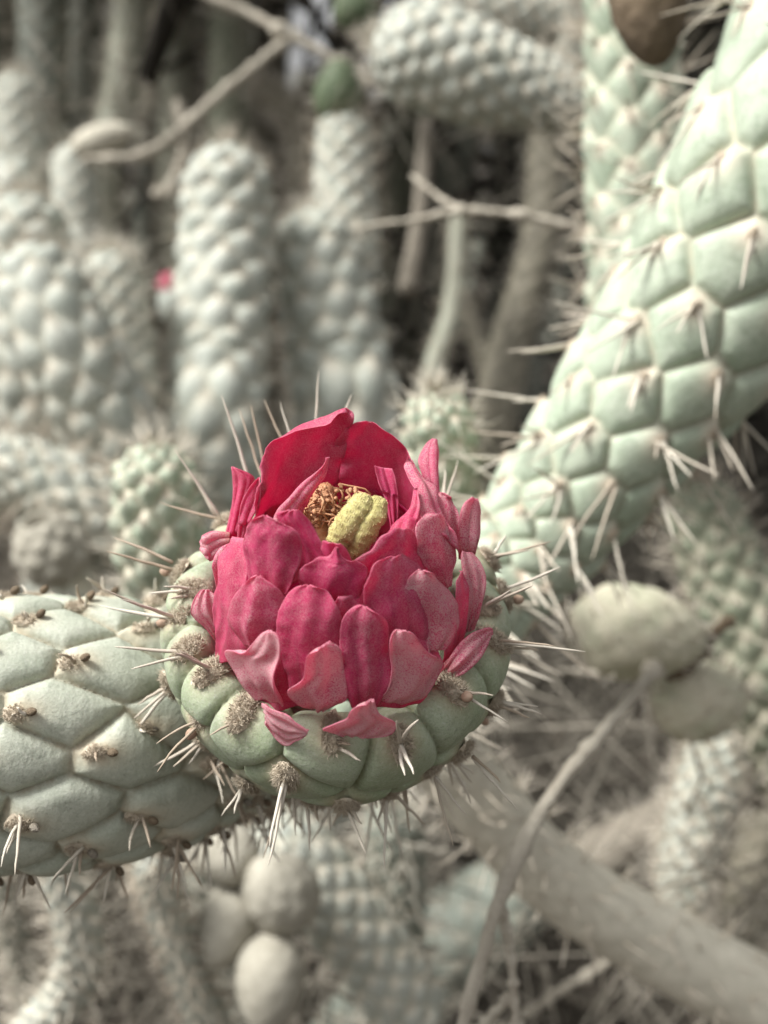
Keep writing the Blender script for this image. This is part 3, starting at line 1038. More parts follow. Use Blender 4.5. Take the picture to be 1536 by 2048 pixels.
OUTER = dict(tuck=0.13, thick=0.045, keel=0.05, ragged=0.02, flare=0.10, ruffle=0.07, bulge=1.6)
PET = [
    # outline pairs from foot to tip, layer, options
    ([((350, 1170), (445, 1195)), ((295, 1092), (440, 1120)), ((260, 988), (440, 1050)), ((330, 988), (450, 1000)), ((362, 956), (457, 962)), ((384, 928), (444, 930)), ((408, 916), (418, 917))],
     6.5, dict(OUTER, curl=0.08, bloom=1.5)),
    ([((545, 1242), (600, 1242)), ((503, 1195), (662, 1190)), ((470, 1125), (670, 1130)), ((522, 1076), (660, 1075)), ((535, 1020), (657, 1020)), ((548, 980), (645, 980)), ((585, 957), (612, 957))],
     6.6, dict(OUTER, curl=0.06, bloom=1.15)),
    ([((800, 1192), (900, 1207)), ((825, 1135), (960, 1168)), ((834, 1060), (1008, 1050)), ((820, 1000), (950, 1000)), ((813, 955), (907, 945)), ((828, 922), (882, 922)), ((848, 914), (860, 914))],
     6.5, dict(OUTER, curl=0.08, bloom=1.5)),
    ([((640, 1285), (745, 1297)), ((588, 1250), (806, 1270)), ((660, 1208), (835, 1224)), ((676, 1180), (778, 1190)), ((696, 1158), (768, 1166)), ((735, 1144), (759, 1146))],
     7.2, dict(OUTER, curl=0.08, bloom=1.9, foot=0.0, tuck=0.05, keel=0.02, ruffle=0.05)),
    ([((378, 1176), (394, 1245)), ((430, 1186), (418, 1284)), ((480, 1198), (466, 1308)), ((512, 1218), (502, 1284)), ((545, 1242), (544, 1256))],
     7.0, dict(OUTER, curl=0.08, bloom=1.9, foot=0.0, tuck=0.05, keel=0.02, ruffle=0.05)),
    ([((470, 1140), (600, 1140)), ((440, 1040), (640, 1040)), ((425, 940), (657, 940)), ((440, 860), (652, 870)), ((465, 805), (627, 815)), ((500, 776), (585, 782)), ((530, 769), (550, 769))],
     4.2, dict(bloom=0.22)),
    ([((690, 1190), (790, 1180)), ((655, 1080), (832, 1070)), ((645, 980), (817, 980)), ((655, 900), (813, 910)), ((670, 858), (797, 870)), ((705, 840), (762, 845)), ((725, 837), (740, 837))],
     4.6, dict(bloom=0.22, keel=0.015)),
    ([((290, 990), (370, 980)), ((256, 920), (420, 930)), ((256, 860), (449, 880)), ((278, 810), (447, 830)), ((308, 775), (428, 785)), ((343, 745), (397, 750)), ((365, 737), (377, 738))],
     5.2, dict(bloom=0.34, thick=0.045, keel=0.02)),
    ([((345, 805), (450, 808)), ((328, 720), (480, 740)), ((321, 640), (499, 650)), ((328, 590), (502, 592)), ((348, 552), (458, 560)), ((375, 532), (422, 538)), ((392, 529), (402, 530))],
     3.4, dict(bloom=0.22)),
    ([((560, 870), (680, 870)), ((500, 775), (722, 800)), ((508, 725), (742, 730)), ((545, 697), (716, 695)), ((602, 687), (688, 690)), ((622, 662), (652, 672)), ((632, 643), (642, 643))],
     2.6, dict(bloom=0.18, ragged=0.10, ruffle=0.08)),
    ([((800, 970), (960, 990)), ((745, 880), (970, 900)), ((727, 800), (970, 800)), ((740, 730), (948, 730)), ((770, 685), (903, 692)), ((820, 669), (870, 671))],
     3.2, dict(bloom=0.28)),
    ([((965, 1005), (1030, 990)), ((960, 920), (1074, 920)), ((925, 870), (1074, 850)), ((891, 820), (1047, 800)), ((894, 760), (1002, 755)), ((914, 728), (962, 728)), ((930, 721), (940, 721))],
     4.8, dict(bloom=0.85, thick=0.04, keel=0.025)),
    ([((1030, 782), (1055, 772)), ((985, 712), (1052, 700)), ((938, 640), (1042, 620)), ((929, 580), (1022, 560)), ((948, 540), (1002, 530)), ((973, 524), (986, 524))],
     4.0, dict(bloom=0.7)),
    ([((945, 570, 9.95), (1060, 660, 10.2)), ((922, 460, 10.2), (1005, 540, 10.35)), ((897, 385, 10.38), (955, 440, 10.5)), ((880, 335, 10.5), (892, 338, 10.5))],
     3.0, dict(bloom=0.55, tuck=0)),
    ([((760, 770), (950, 770)), ((703, 692), (952, 690)), ((758, 654), (942, 630)), ((792, 608), (922, 600)), ((840, 573), (890, 575))],
     1.8, dict(bloom=0.25, ragged=0.07)),
    ([((785, 630, 9.95), (900, 610, 9.9)), ((828, 562, 10.05), (912, 540, 10.0)), ((880, 502, 10.15), (914, 482, 10.1)), ((900, 440, 10.2), (913, 436, 10.2))],
     0.5, dict(bloom=0.25, ragged=0.10, ruffle=0.05, tuck=0)),
    ([((470, 780), (610, 700)), ((485, 680), (595, 665)), ((438, 560), (558, 600)), ((428, 525), (528, 545)), ((460, 514), (502, 514))],
     1.6, dict(bloom=0.14, ragged=0.05)),
    ([((585, 740), (700, 740)), ((583, 632), (680, 660)), ((600, 618), (650, 625))],
     1.2, dict(bloom=0.14, ragged=0.10)),
    ([((225, 1000), (360, 1010)), ((215, 860), (350, 880)), ((235, 720), (345, 740)), ((275, 600), (340, 610))], 0.4, dict(bloom=0.25, ragged=0.06)),
    ([((330, 1190), (540, 1190)), ((340, 1050), (520, 1060)), ((370, 940), (500, 950)), ((410, 880), (450, 880))], 2.6, dict(bloom=0.22, ragged=0.06)),
    ([((760, 1190), (980, 1150)), ((770, 1060), (1000, 1040)), ((800, 950), (960, 940)), ((850, 890), (900, 890))], 2.6, dict(bloom=0.25, ragged=0.06)),
    ([((1010, 1040), (1090, 1030)), ((1015, 900), (1090, 890)), ((1020, 780), (1080, 780)), ((1040, 720), (1060, 720))], 0.4, dict(bloom=0.3, ragged=0.06)),
    ([((560, 1130), (820, 1130)), ((560, 1000), (820, 1000)), ((580, 880), (800, 880)), ((640, 800), (740, 800))], 1.9, dict(bloom=0.2)),
    ([((225, 860), (262, 850)), ((222, 760), (285, 780)), ((213, 700), (342, 715)), ((228, 655), (345, 680)), ((258, 630), (322, 645)), ((285, 624), (302, 627))],
     5.0, dict(bloom=0.7, thick=0.04, foot=0.4, d=(10.85, 10.75, 10.65, 10.62, 10.62, 10.62), ruffle=0.06)),
    ([((247, 990), (262, 950)), ((190, 922), (252, 890)), ((141, 870), (243, 840)), ((153, 815), (228, 805)), ((180, 784), (207, 784))],
     6.0, dict(bloom=1.2, thick=0.045, foot=0.6, d=(10.85, 10.75, 10.7, 10.7, 10.72), ruffle=0.05, keel=0.03)),
    ([((265, 590), (268, 642)), ((220, 584), (237, 662)), ((185, 594), (207, 686)), ((165, 620), (180, 657))],
     6.0, dict(bloom=1.2, thick=0.04, foot=0.5, d=(11.1, 11.05, 11.0, 11.0), ruffle=0.05)),
    ([((250, 640), (300, 630)), ((267, 560), (314, 540)), ((283, 470), (337, 460)), ((283, 400), (354, 400)), ((279, 365), (291, 368))],
     5.0, dict(bloom=0.20, d=(11.1, 11.1, 11.1, 11.1, 11.1), cup=-0.15)),
    ([((296, 640), (325, 620)), ((302, 550), (347, 545)), ((314, 485), (377, 490)), ((340, 435), (383, 440)), ((370, 399), (379, 400))],
     4.0, dict(bloom=0.26, d=(10.75, 10.7, 10.65, 10.62, 10.6))),
    ([((320, 660, 10.65), (640, 620, 11.6)), ((345, 540, 10.55), (655, 480, 11.35)), ((372, 420, 10.5), (670, 340, 11.05)), ((403, 310, 10.5), (690, 250, 10.8)), ((440, 262, 10.5), (702, 205, 10.7)), ((540, 233, 10.55), (694, 186, 10.68)), ((660, 178, 10.62), (675, 175, 10.62))],
     2.0, dict(bloom=0.30, tuck=0, cup=0.22, bulge=9, ruffle=0.13, ragged=0.07, keel=0, edge=0.9)),
    ([((600, 620, 11.66), (975, 640, 10.7)), ((610, 480, 11.46), (955, 520, 10.65)), ((625, 350, 11.16), (925, 420, 10.62)), ((640, 265, 10.92), (900, 335, 10.65)), ((665, 235, 10.8), (862, 275, 10.68)), ((700, 213, 10.76), (800, 232, 10.7)), ((740, 208, 10.74), (760, 212, 10.72))],
     2.0, dict(bloom=0.24, tuck=0, cup=0.22, bulge=9, ruffle=0.13, ragged=0.07, keel=0, edge=0.9)),
    ([((405, 570, 10.15), (495, 570, 10.3)), ((435, 510, 10.2), (530, 500, 10.4)), ((490, 450, 10.25), (572, 435, 10.4)), ((550, 390, 10.3), (600, 390, 10.4)), ((600, 334, 10.35), (613, 331, 10.35))],
     0.0, dict(bloom=0.45, tuck=0, cup=-0.15)),
    ([((822, 580, 10.4), (845, 570, 10.4)), ((800, 470, 10.4), (849, 480, 10.4)), ((780, 410, 10.42), (841, 420, 10.4)), ((771, 364, 10.45), (827, 372, 10.42))],
     0.0, dict(bloom=0.15, tuck=0, ragged=0.10)),
    ([((960, 500), (992, 500)), ((928, 395), (984, 390)), ((914, 335), (987, 320)), ((934, 290), (984, 285)), ((965, 267), (979, 267))],
     5.0, dict(bloom=0.42, d=(11.0, 11.0, 11.05, 11.1, 11.12), thick=0.05, edge=0.8)),
    ([((1060, 680), (1100, 680)), ((1049, 590), (1127, 600)), ((1054, 530), (1129, 540)), ((1071, 488), (1128, 495)), ((1095, 469), (1121, 474))],
     5.0, dict(bloom=0.95, d=(11.1, 11.05, 11.02, 11.02, 11.02), thick=0.06, foot=0.5, keel=0.03)),
    ([((1000, 610), (1060, 620)), ((984, 510), (1053, 520)), ((971, 465), (1032, 475)), ((985, 453), (1010, 455))],
     4.0, dict(bloom=0.65, d=(10.75, 10.72, 10.75, 10.75))),
    ([((1075, 940), (1105, 930)), ((1080, 810), (1140, 810)), ((1067, 740), (1147, 745)), ((1059, 680), (1128, 690)), ((1064, 654), (1092, 658))],
     5.0, dict(bloom=1.2, d=(10.8, 10.72, 10.7, 10.7, 10.72), thick=0.05, ruffle=0.06)),
    ([((1000, 1055), (1005, 1105)), ((1045, 985), (1085, 1066)), ((1090, 935), (1132, 1012)), ((1140, 917), (1162, 956)), ((1166, 917), (1175, 936))],
     6.0, dict(bloom=0.8, d=(10.55, 10.55, 10.6, 10.65, 10.68), thick=0.06, foot=0.35, keel=0.03)),
    ([((478, 262), (528, 264)), ((482, 238), (524, 242)), ((500, 230), (512, 231))], 5.0, dict(bloom=0.5, foot=0.9, d=(11.15, 11.12, 11.1), thick=0.05)),
]
for i, (prs, ly, kw) in enumerate(PET):
    petal(prs, ly, seed=40 + i, **kw)

# inner wall of the flower, a deep red cup that closes the gaps between the petals
ph = np.linspace(0, 2 * math.pi, 96, endpoint=False)
hh = np.concatenate([np.linspace(0.0, 1.35, 40), np.linspace(1.3, 0.7, 18)])
oo = np.concatenate([np.full(40, -0.26), np.linspace(-0.28, -0.34, 18)])
PH, HH = np.meshgrid(ph, hh)
V, _ = egg(PH, HH, np.repeat(oo[:, None], 96, 1))
V = np.concatenate([V.reshape(-1, 3), (FC + AX * 0.65)[None]])
i = np.arange(57)[:, None] * 96; j = np.arange(96)[None]; jn = (j + 1) % 96
q = np.stack([i + j, i + jn, i + 96 + jn, i + 96 + j], -1).reshape(-1, 4)
t = np.stack([57 * 96 + np.arange(96), 57 * 96 + (np.arange(96) + 1) % 96, np.full(96, 58 * 96)], 1)
mb = MB(); mb.add(V, q, t, bloom=0.0, edge=0.0, foot=0.0, vein=0.3)
mb.build('floral_tube', M_PETAL, bud)

# stigma: fat granular lobes
def lobe(pts, rad, seed, name='stigma_lobe', mat=M_STIGMA, grains=260, gmat=None):
    pr = np.hstack([np.array([P(*p) for p in pts]), np.array(rad)[:, None]])
    c, L = spline(pr, 60)
    r = c[:, 3].copy(); c = c[:, :3]
    s = np.linspace(0, 1, 60)
    r *= np.sqrt(np.clip(1 - np.clip((s - 0.86) / 0.14, 0, 1) ** 2, 0.01, 1))
    v, q, t = tube_arrays(c, r, 36, 0.0)
    nrm = unit(v - np.vstack([np.repeat(c, 36, 0), c[0], c[-1]]))
    v = v + nrm * (0.020 * fnoise(v, 7, seed, 3) + 0.009 * fnoise(v, 38, seed + 1, 2))[:, None]
    mb = MB(); mb.add(v, q, t)
    o = mb.build(name, mat, bud)
    if grains:
        r2 = np.random.default_rng(seed)
        idx = r2.integers(0, len(v) - 2, grains)
        g = MB()
        oct_v = np.array([[1, 0, 0], [-1, 0, 0], [0, 1, 0], [0, -1, 0], [0, 0, 1], [0, 0, -1]], float)
        oct_t = np.array([[0, 2, 4], [2, 1, 4], [1, 3, 4], [3, 0, 4], [2, 0, 5], [1, 2, 5], [3, 1, 5], [0, 3, 5]])
        for k in idx:
            g.add(v[k] + nrm[k] * 0.004 + oct_v * r2.uniform(0.003, 0.0075), None, oct_t)
        go = g.build('pollen_grains', gmat or M_GRAIN, o)
        go['kind'] = 'stuff'
    return o


lobe([(672, 1110, 10.25), (680, 1080, 10.1), (705, 1035, 10.05), (734, 990, 10.15)], [0.09, 0.115, 0.12, 0.10], 5, grains=1600)
lobe([(710, 1120, 10.24), (718, 1084, 10.11), (742, 1040, 10.08), (762, 996, 10.2)], [0.09, 0.105, 0.108, 0.085], 8, grains=1500)
lobe([(640, 1100, 10.6), (640, 1050, 10.6), (646, 1000, 10.7), (655, 965, 10.75)], [0.13, 0.15, 0.13, 0.08], 15, 'stamen_column', M_STAMEN, 900, gmat=M_STAMEN)
for k in range(70):
    a = rng.uniform(618, 715); y = rng.uniform(985, 1075)
    c0 = P(a, y + 40, 10.6); c1 = P(a + rng.normal(0, 22), y, 10.45 + rng.normal(0, 0.1)); c2 = P(a + rng.normal(0, 16), y - rng.uniform(8, 24), 10.45 + rng.normal(0, 0.06))
    c, _ = spline(np.array([c0, c1, c2]), 9)
    v, q, t = tube_arrays(c, np.linspace(0.014, 0.01, 9), 5)
    mb = MB(); mb.add(v, q, t)
    c_ = c[-1]; v2, q2, t2 = tube_arrays(np.stack([c_, c_ + unit(rng.normal(size=3)) * 0.04]), [0.02, 0.02], 6)
    mb.add(v2, q2, t2)
    mb.build('stamen', M_STAMEN, bud)

# ------------------------------------------------------------------ middle distance stems
stem('cactus', [(1290, 800, 27), (1278, 500, 27), (1270, 250, 27), (1262, 40, 27), (1262, -250, 27)], [100, 102, 98, 92, 90], M_STEM_FRESH, 5, 0.5, 0.16,
     'upright blue-green stem with diamond knobs just left of the thick pale stem', seed=31, spk=5, splen=1.0, gw=0.08, nu=120, nv=200)
stem('cactus', [(1185, 215, 37), (1090, 190, 37), (960, 150, 37), (850, 112, 37), (745, 85, 37)], [42, 70, 98, 102, 92], M_STEM_GREY, 10, 0.42, 0.15,
     'fat grey-green stem lying sideways, its rounded tip pointing left, near the top', seed=32, spk=2, splen=0.8, gw=0.07)
stem('cactus', [(1120, 40, 44), (980, 20, 44), (860, 0, 44)], [50, 62, 60], M_STEM_GREY, 8, 0.36, 0.14, 'pale spiny stem tip peeping over the sideways stem at the top edge', seed=33, spk=4, splen=1.0)
stem('cactus', [(1140, 200, 50), (1120, 60, 50), (1130, -120, 50)], [45, 48, 45], M_STEM_GREY, 7, 0.36, 0.14, 'shaded blue-grey stem at the top between sideways stem and diamond-knobbed stem', seed=34, spk=5, splen=1.5)
stem('cactus', [(430, 960, 42), (440, 700, 43), (452, 480, 44), (455, 290, 44)], [98, 96, 92, 84], M_STEM_GREY, 7, 0.56, 0.19,
     'upright grey-green stem with rounded tip behind the flower bud, left of centre', seed=35, spk=7, splen=1.0, sprad=0.014, root=True)
stem('cactus', [(700, 900, 47), (672, 700, 47), (640, 540, 47), (615, 420, 47)], [105, 100, 90, 72], M_STEM_GREY, 7, 0.56, 0.19,
     'wide grey stem rising directly behind the top of the flower bud', seed=36, spk=7, splen=1.0, sprad=0.014, root=True)
stem('cactus', [(700, 560, 50), (690, 400, 50), (688, 215, 50)], [62, 64, 52], M_STEM_GREY, 7, 0.42, 0.15, 'narrow grey stem carrying a small round green bud', seed=37, spk=7, splen=1.0, sprad=0.014)
ovoid('cactus_bud', P(678, 185, 49.5), UP * 0.9 - 0.4 * FW + 0.1 * RT, 3.0, 1.15, M_GREENBUD, 'small round dark green bud on the narrow grey stem', 'cactus bud', 41, spk=2)
ovoid('cactus_bud', P(712, 12, 52), UP, 2.6, 1.1, M_GREENBUD, 'dark green bud cut by the top edge of the picture', 'cactus bud', 42, spk=2)
stem('cactus', [(265, 980, 37), (190, 800, 36), (110, 650, 35.5), (55, 500, 36)], [88, 98, 98, 82], M_STEM_GREY, 7, 0.56, 0.19,
     'knobbly grey stem leaning left at the left edge, nearest of its cluster', seed=43, spk=7, splen=1.0, sprad=0.014, root=True)
stem('cactus', [(80, 800, 44), (60, 600, 44), (52, 385, 44)], [88, 88, 78], M_STEM_GREY, 7, 0.56, 0.19, 'grey stem with pale spiny crown at the left edge behind the leaning stem', seed=44, spk=7, splen=1.0, sprad=0.014, root=True)
stem('cactus', [(260, 880, 41), (240, 700, 41), (215, 500, 41)], [66, 68, 58], M_STEM_GREY, 7, 0.40, 0.17, 'shorter grey stem tip between the left-edge cluster and the upright stem', seed=45, spk=7, splen=1.0, sprad=0.014, root=True)
stem('cactus', [(45, 480, 62), (40, 320, 62), (30, 150, 62)], [56, 56, 50], M_STEM_GREY, 7, 0.42, 0.15, 'shaded grey stem at the left edge above the pale spiny crown', seed=46, spk=7, splen=1.0, sprad=0.014, root=True)
stem('cactus', [(160, 620, 60), (152, 450, 60), (148, 290, 60)], [46, 47, 43], M_STEM_GREY, 6, 0.5, 0.10, 'smoothish grey stem under a pale sideways joint, upper left', seed=47, spk=2, splen=1.2, root=True)
ovoid('pale_cactus_joint', P(205, 278, 59), RT * 0.95 + UP * 0.32, 3.7, 0.85, M_TAN, 'pale cream sideways joint on top of a grey stem', 'cactus joint', 48)
# stem tips round the bud
stem('cactus', [(900, 1080, 22), (885, 950, 21), (873, 785, 20)], [72, 78, 70], M_STEM_FRESH, 6, 0.40, 0.20, 'pale green spiny stem tip just behind the right shoulder of the bud', seed=51, spk=4, splen=0.5, smat=M_SPINE_PALE, sprad=0.014, nu=110)
stem('cactus', [(350, 1250, 22), (322, 1080, 21), (305, 885, 20.5)], [84, 92, 78], M_STEM_FRESH, 6, 0.40, 0.22, 'pale green spiny stem tip behind the left shoulder of the bud', seed=52, spk=5, splen=0.55, sprad=0.014, nu=120)
stem('cactus', [(330, 1180, 34), (190, 1030, 33), (60, 960, 33), (-120, 930, 33)], [74, 80, 84, 84], M_STEM_GREY, 8, 0.36, 0.17, 'dull grey-green stem lying sideways at the left edge, level with the bud', seed=53, spk=4, splen=1.2, tip=False)
ovoid('dried_fruit', P(100, 1095, 31), UP * 0.85 - FW * 0.5 - RT * 0.25, 2.4, 1.1, M_DUSTY, 'hollow dried fruit with dark open crown left of the bud', 'dried fruit', 54, hole=True, amp=0.16)
far_bud = thing('flower_bud', P(345, 590, 52), 'tiny blurred pink flower bud behind the left flank of the upright grey stem', 'flower bud')
v, q, t = tube_arrays(np.stack([P(345, 640, 52), P(345, 600, 52), P(345, 585, 52)]), [0.5, 0.75, 0.6], 14)
mb = MB(); mb.add(v, q, t, groove=0.0, areole=0.0, rnd=0.5)
mb.build('fruit_body', M_STEM_GREY, far_bud)
for k in range(7):
    a = k * 0.9
    c0 = P(345, 588, 52) + 0.35 * (math.cos(a) * RT + math.sin(a) * FW)
    v, q, t = tube_arrays(np.stack([c0, c0 + UP * 0.45 + 0.2 * (math.cos(a) * RT + math.sin(a) * FW), c0 + UP * 0.95 + 0.05 * (math.cos(a) * RT + math.sin(a) * FW)]), [0.2, 0.3, 0.12], 8)
    mb = MB(); mb.add(v, q, t, bloom=0.2, edge=0.0, foot=0.0, vein=0.0)
    mb.build('petal', M_PETAL, far_bud)
# right middle and lower right
stem('cactus', [(1600, 1560, 30), (1520, 1330, 29), (1440, 1120, 29), (1385, 960, 29)], [88, 90, 84, 70], M_STEM_OLIVE, 7, 0.42, 0.16, 'mottled green stem leaning in from the right edge below the thick pale stem', seed=55, spk=4, splen=0.9)
ovoid('dried_fruit', P(1275, 1265, 23), RT * 0.95 - UP * 0.08 - FW * 0.2, 2.95, 1.03, M_TANGREEN, 'large pale tan oval fruit right of the bud', 'dried fruit', 56, amp=0.09, spk=1)
ovoid('dried_fruit', P(1400, 1400, 24), RT * 0.9 + UP * 0.2, 2.2, 0.9, M_TANGREEN, 'smaller tan fruit below the large pale oval one', 'dried fruit', 57, amp=0.09, spk=1)
stem('cactus', [(1345, 1960, 30), (1375, 1720, 30), (1420, 1560, 30), (1450, 1440, 30)], [36, 56, 62, 55], M_STEM_GREY, 8, 0.36, 0.14, 'fuzzy grey-green stem hanging below the two tan fruits', seed=58, spk=8, splen=0.55)
stem('cactus', [(1560, 1960, 40), (1500, 1800, 40), (1560, 1600, 40)], [60, 60, 60], M_STEM_TAN, 7, 0.4, 0.10, 'tan old stem at the lower right edge', seed=59, spk=4, splen=1.0, tip=False)
stem('cactus_limb', [(840, 1450, 20), (970, 1610, 21), (1110, 1755, 22), (1320, 1890, 23), (1640, 2060, 24), (1900, 2200, 25)], [80, 76, 76, 80, 84, 86], M_TAN, 6, 0.55, 0.02,
     'thick pale cream branch crossing the lower right corner', seed=60, spk=1, splen=0.6, tip=False, foot=True, cat='branch')
stem('cactus', [(1090, 1790, 36), (1200, 1710, 36), (1400, 1610, 36), (1640, 1520, 36)], [52, 50, 48, 48], M_WOOD, 6, 0.5, 0.06, 'dead brown stem lying behind the thick cream branch', seed=61, spk=1, splen=0.8, foot=True, cat='dead stem', tip=False)
stem('cactus', [(700, 2120, 40), (850, 1930, 40), (1010, 1800, 40), (1060, 1740, 40)], [105, 100, 92, 80], M_STEM_SHADED, 7, 0.4, 0.06, 'dark grey smooth stem in shade at the bottom centre', seed=62, spk=1, splen=0.8)
stem('cactus', [(800, 2000, 30), (795, 1830, 29), (790, 1690, 28.5), (785, 1600, 28)], [48, 58, 62, 58], M_STEM_SHADED, 7, 0.40, 0.12, 'shaded grey stem hanging straight below the bud', seed=63, spk=3, splen=0.8, root=True)
stem('cactus', [(820, 2020, 29), (740, 1890, 28.5), (640, 1770, 28), (520, 1640, 27.5)], [82, 86, 88, 74], M_STEM_GREY, 7, 0.40, 0.10, 'blurred grey stem bearing three pale fruits under the bud', seed=64, spk=2, splen=0.8)
for (x, y, d, L, R, ax, lab) in [(450, 1705, 25.5, 1.75, 0.72, (-0.5, 0.2), 'pale cream fruit at the top of the three under the bud'),
                                 (452, 1855, 25.5, 2.1, 0.72, (-0.3, -0.8), 'pale cream fruit in the middle of the three under the bud'),
                                 (540, 1968, 25, 2.4, 0.82, (-0.05, -1), 'long pale cream fruit lowest of the three under the bud')]:
    ovoid('cactus_fruit', P(x, y, d), ax[0] * RT + ax[1] * UP, L, R, M_DUSTY, lab, 'cactus fruit', 70 + y, amp=0.035, group='pale fruits on the blurred stem')
ovoid('cactus_fruit', P(560, 1780, 25.2), RT * -0.3 + UP * 0.6 - FW * 0.5, 2.2, 0.9, M_DUSTY, 'pale knob joining the three cream fruits to their stem', 'cactus fruit', 75, amp=0.06)
# lower left
stem('cactus', [(20, 2130, 27), (130, 1990, 26), (160, 1880, 25), (110, 1680, 24)], [50, 48, 46, 44], M_STEM_GREY, 6, 0.5, 0.14, 'bent grey stem at the bottom left corner', seed=65, spk=2, splen=0.6)
stem('cactus', [(450, 2140, 27), (390, 1980, 26), (335, 1840, 25), (295, 1700, 24)], [42, 42, 40, 36], M_STEM_GREY, 6, 0.45, 0.10, 'slim straight grey stem slanting under the left stem', seed=66, spk=3, splen=0.45)
stem('cactus', [(80, 2100, 34), (45, 1930, 33), (-10, 1760, 32)], [28, 28, 26], M_STEM_SHADED, 6, 0.45, 0.12, 'thin dark stem at the bottom left edge', seed=67, spk=4, splen=0.6)
stem('cactus', [(480, 2100, 36), (430, 1900, 35), (380, 1740, 34)], [30, 34, 32], M_STEM_SHADED, 6, 0.45, 0.12, 'dark stem in shade behind the slim straight one', seed=68, spk=4, splen=0.7)
# the dark gap behind
stem('dead_cactus', [(850, 240, 55), (842, 420, 55), (815, 595, 55)], [14, 17, 24], M_WOOD, 5, 0.6, 0.06, 'club shaped brown dead stem hanging in the dark gap', seed=81, spk=0, cat='dead stem')
stem('cactus', [(855, 800, 62), (905, 610, 62), (918, 430, 62)], [20, 20, 18], M_STEM, 5, 0.6, 0.06, 'thin green stem rising through the dark gap', seed=82, spk=1, root=True)
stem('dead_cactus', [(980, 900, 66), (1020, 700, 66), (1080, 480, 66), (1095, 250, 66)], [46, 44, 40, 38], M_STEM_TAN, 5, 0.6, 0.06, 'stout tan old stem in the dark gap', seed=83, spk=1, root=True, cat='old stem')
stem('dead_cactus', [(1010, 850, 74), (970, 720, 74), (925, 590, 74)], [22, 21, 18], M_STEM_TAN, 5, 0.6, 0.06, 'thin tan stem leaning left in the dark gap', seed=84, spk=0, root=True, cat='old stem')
ovoid('dead_cactus', P(1298, 10, 23), UP * -0.95 + RT * 0.15, 2.7, 0.85, M_BROWN, 'dark brown dried stem end hanging in at the top right', 'dead stem', 86, amp=0.06)

# ------------------------------------------------------------------ twigs
TW = [
    ([(600, 62, 58), (500, 140, 57), (385, 243, 56), (290, 316, 55), (170, 328, 55)], [11, 11, 12, 12, 10], 'pale dry twig sloping down to the left in the upper left'),
    ([(350, -30, 60), (470, 12, 59), (545, 52, 58), (620, 95, 58), (760, 180, 58)], [10, 10, 11, 11, 8], 'dry twig running along the top edge above the sloping twig'),
    ([(700, 460, 36), (840, 440, 36), (930, 424, 36), (1060, 436, 36), (1200, 466, 36)], [6, 8, 9, 10, 8], 'thin dry twig lying across the dark gap'),
    ([(950, 430, 36.4), (890, 400, 37), (820, 355, 38)], [8, 7, 5], 'short dry side twig above the twig across the gap'),
    ([(1345, 1285, 24.5), (1300, 1345, 22.2), (1215, 1455, 19), (1125, 1565, 17), (1060, 1665, 16.5), (1000, 1795, 16), (965, 1910, 16), (915, 2090, 16)], [12, 13, 16, 17, 17, 18, 18, 19], 'long pale bare twig curving down to the bottom edge right of centre'),
    ([(995, 1800, 16.2), (1010, 1880, 16.5), (1022, 1960, 16.5), (1035, 2090, 16.5)], [13, 12, 13, 13], 'short pale twig forking down from the long curving one'),
    ([(1022, 1985, 16.6), (990, 2020, 16.6), (940, 2080, 16.8)], [11, 10, 10], 'lowest stub of twig at the bottom edge'),
    ([(1120, 1340, 30), (1220, 1350, 30), (1330, 1365, 30)], [5, 6, 5], 'thin grey twig beneath the large tan fruit'),
    ([(1330, 1360, 23), (1400, 1310, 23), (1470, 1240, 23)], [14, 14, 12], 'dark curved twig under the large tan fruit'),
    ([(960, 2080, 40), (1150, 1960, 40), (1260, 1900, 40)], [9, 9, 7], 'dry twig on the ground behind the cream branch'),
    ([(300, 385, 62), (340, 370, 62), (370, 280, 62), (360, 200, 62)], [14, 15, 13, 12], 'curved brown twig beside the sloping dry twig'),
]
for i, (pth, rr, lab) in enumerate(TW):
    twig('dry_twig', pth, rr, M_TWIG if i != 8 else M_BROWN, lab, seed=200 + i)

r = np.random.default_rng(91)
mb = MB()
for (n_, x0, x1, y0, y1, d0, d1) in [(110, 960, 1620, 1380, 2060, 26, 52), (80, -60, 560, 1640, 2060, 28, 52), (50, 560, 960, 1640, 2060, 32, 55), (170, -50, 1200, -30, 800, 52, 88)]:
    for _ in range(n_):
        d = r.uniform(d0, d1)
        c0 = P(r.uniform(x0, x1), r.uniform(y0, y1), d)
        L = r.uniform(3, 11)
        v_ = unit(np.array([r.normal(0, 0.6), r.normal(0, 0.5), r.normal(0, 0.8)])) * L
        v, q, t = tube_arrays(np.stack([c0 - v_ * 0.5, c0 + r.normal(0, 0.06, 3) * L, c0 + v_ * 0.5]), r.uniform(0.02, 0.075) * np.array([1, 0.9, 0.5]), 5)
        mb.add(v, q, t)
o = mb.build('twig_tangle', M_STRAW)
tag(o, 'tangle of thin pale dry twigs and loose spines between the stems', 'twig tangle', kind='stuff')

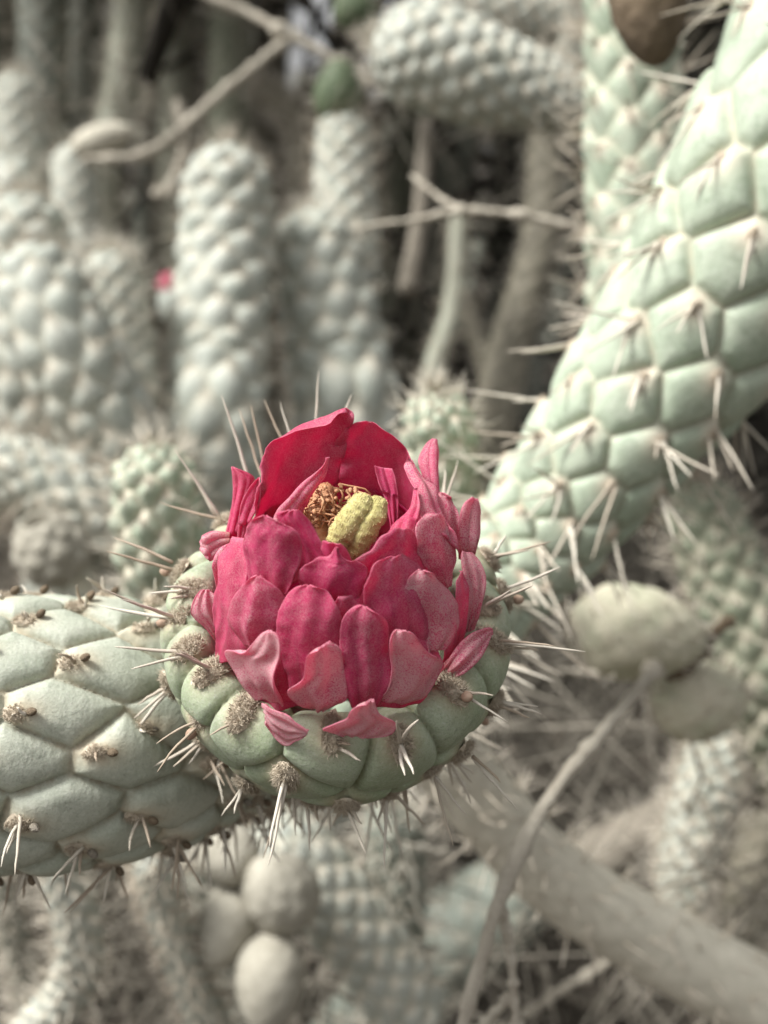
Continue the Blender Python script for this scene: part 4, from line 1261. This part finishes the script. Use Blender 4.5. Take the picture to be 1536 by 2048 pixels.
# ------------------------------------------------------------------ far stems
FAR = [
    ([(95, 420, 92), (88, 150, 92), (85, -150, 92)], 50, M_STEM_SHADED, 'dark ribbed column at the far upper left'),
    ([(165, 420, 98), (170, 150, 98), (180, -150, 98)], 40, M_STEM_SHADED, 'deep shaded column right beside the far left one'),
    ([(200, 420, 90), (240, 200, 90), (262, 20, 90), (265, -150, 90)], 36, M_STEM, 'slim green far column bending slightly right'),
    ([(350, 420, 96), (350, 200, 96), (352, -150, 96)], 30, M_STEM, 'thin grey-green far column above the sloping twig'),
    ([(455, 480, 90), (460, 200, 90), (462, -150, 90)], 42, M_STEM_OLIVE, 'yellow-green far column above the upright grey stem'),
    ([(560, 480, 110), (540, 200, 110), (560, -150, 110)], 34, M_STEM_TAN, 'tan far column behind the top twig'),
    ([(600, 420, 84), (600, 250, 84), (520, 175, 84)], 26, M_STEM_TAN, 'tan bent joint behind the narrow stem'),
]
for i, (pth, r, m, lab) in enumerate(FAR):
    stem('cactus', pth, [r] * len(pth), m, 7, 0.42, 0.14, lab, nu=48, nv=110, seed=300 + i, spk=3, splen=1.6, root=True, tip=(i == 6), sprad=0.04)

# the tangle behind: whole stems, copied from a few shapes
protos = []
for k in range(5):
    m = [M_STEM_SHADED, M_STEM_SHADED, M_STEM_TAN, M_STEM_OLIVE, M_STEM_SHADED][k]  # mostly skins with shade put into their colour, so the gaps read dark
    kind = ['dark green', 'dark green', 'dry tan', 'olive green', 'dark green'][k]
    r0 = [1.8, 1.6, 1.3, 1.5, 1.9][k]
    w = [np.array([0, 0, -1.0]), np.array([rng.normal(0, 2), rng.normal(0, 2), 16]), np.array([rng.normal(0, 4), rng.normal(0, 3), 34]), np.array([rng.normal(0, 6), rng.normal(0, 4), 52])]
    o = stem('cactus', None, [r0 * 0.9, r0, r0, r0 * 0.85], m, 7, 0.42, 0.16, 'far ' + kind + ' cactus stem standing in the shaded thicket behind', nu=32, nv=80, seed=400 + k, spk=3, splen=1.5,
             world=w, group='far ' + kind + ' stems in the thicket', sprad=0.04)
    protos.append(o)
spots = []
for i in range(150):
    y = 108 + 175 * (i / 150) ** 1.2 + rng.uniform(0, 14)
    x = rng.uniform(-0.62, 0.62) * y * 1.05
    spots.append((x, y))
used = set()
for i, (x, y) in enumerate(spots):
    pr = protos[i % 5]
    if pr.name not in used:
        o = pr; used.add(pr.name)
    else:
        o = pr.copy(); COL.objects.link(o)
        for ch in pr.children:
            c = ch.copy(); COL.objects.link(c); c.parent = o
    sc = rng.uniform(0.75, 1.35)
    o.matrix_basis = Matrix.Translation(Vector((x * S, y * S, GROUND_Z * S))) @ Matrix.Rotation(rng.uniform(0, 6.28), 4, 'Z') @ Matrix.Rotation(rng.uniform(-0.2, 0.2), 4, 'X') @ Matrix.Scale(sc, 4)

# dead brush in the thicket, plus unseen overhead branches added to shade the gap
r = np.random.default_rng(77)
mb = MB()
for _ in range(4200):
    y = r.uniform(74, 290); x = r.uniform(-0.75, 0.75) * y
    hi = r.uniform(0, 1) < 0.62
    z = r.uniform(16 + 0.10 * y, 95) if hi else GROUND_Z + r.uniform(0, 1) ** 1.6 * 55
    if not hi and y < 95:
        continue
    if hi:  # canopy above the frame, never seen, added to darken the gap below
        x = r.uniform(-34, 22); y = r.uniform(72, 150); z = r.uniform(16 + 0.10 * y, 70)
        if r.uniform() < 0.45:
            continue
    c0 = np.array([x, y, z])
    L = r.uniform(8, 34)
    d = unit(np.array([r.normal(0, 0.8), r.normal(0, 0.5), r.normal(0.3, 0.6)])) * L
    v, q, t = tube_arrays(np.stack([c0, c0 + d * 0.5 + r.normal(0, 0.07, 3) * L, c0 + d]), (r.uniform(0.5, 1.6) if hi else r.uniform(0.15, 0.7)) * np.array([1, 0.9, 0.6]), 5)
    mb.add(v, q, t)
o = mb.build('brush_and_shade_canopy', M_BRUSH)
tag(o, 'tangle of dead brown branches in the far thicket, with an added shading canopy overhead', 'brush', kind='stuff')
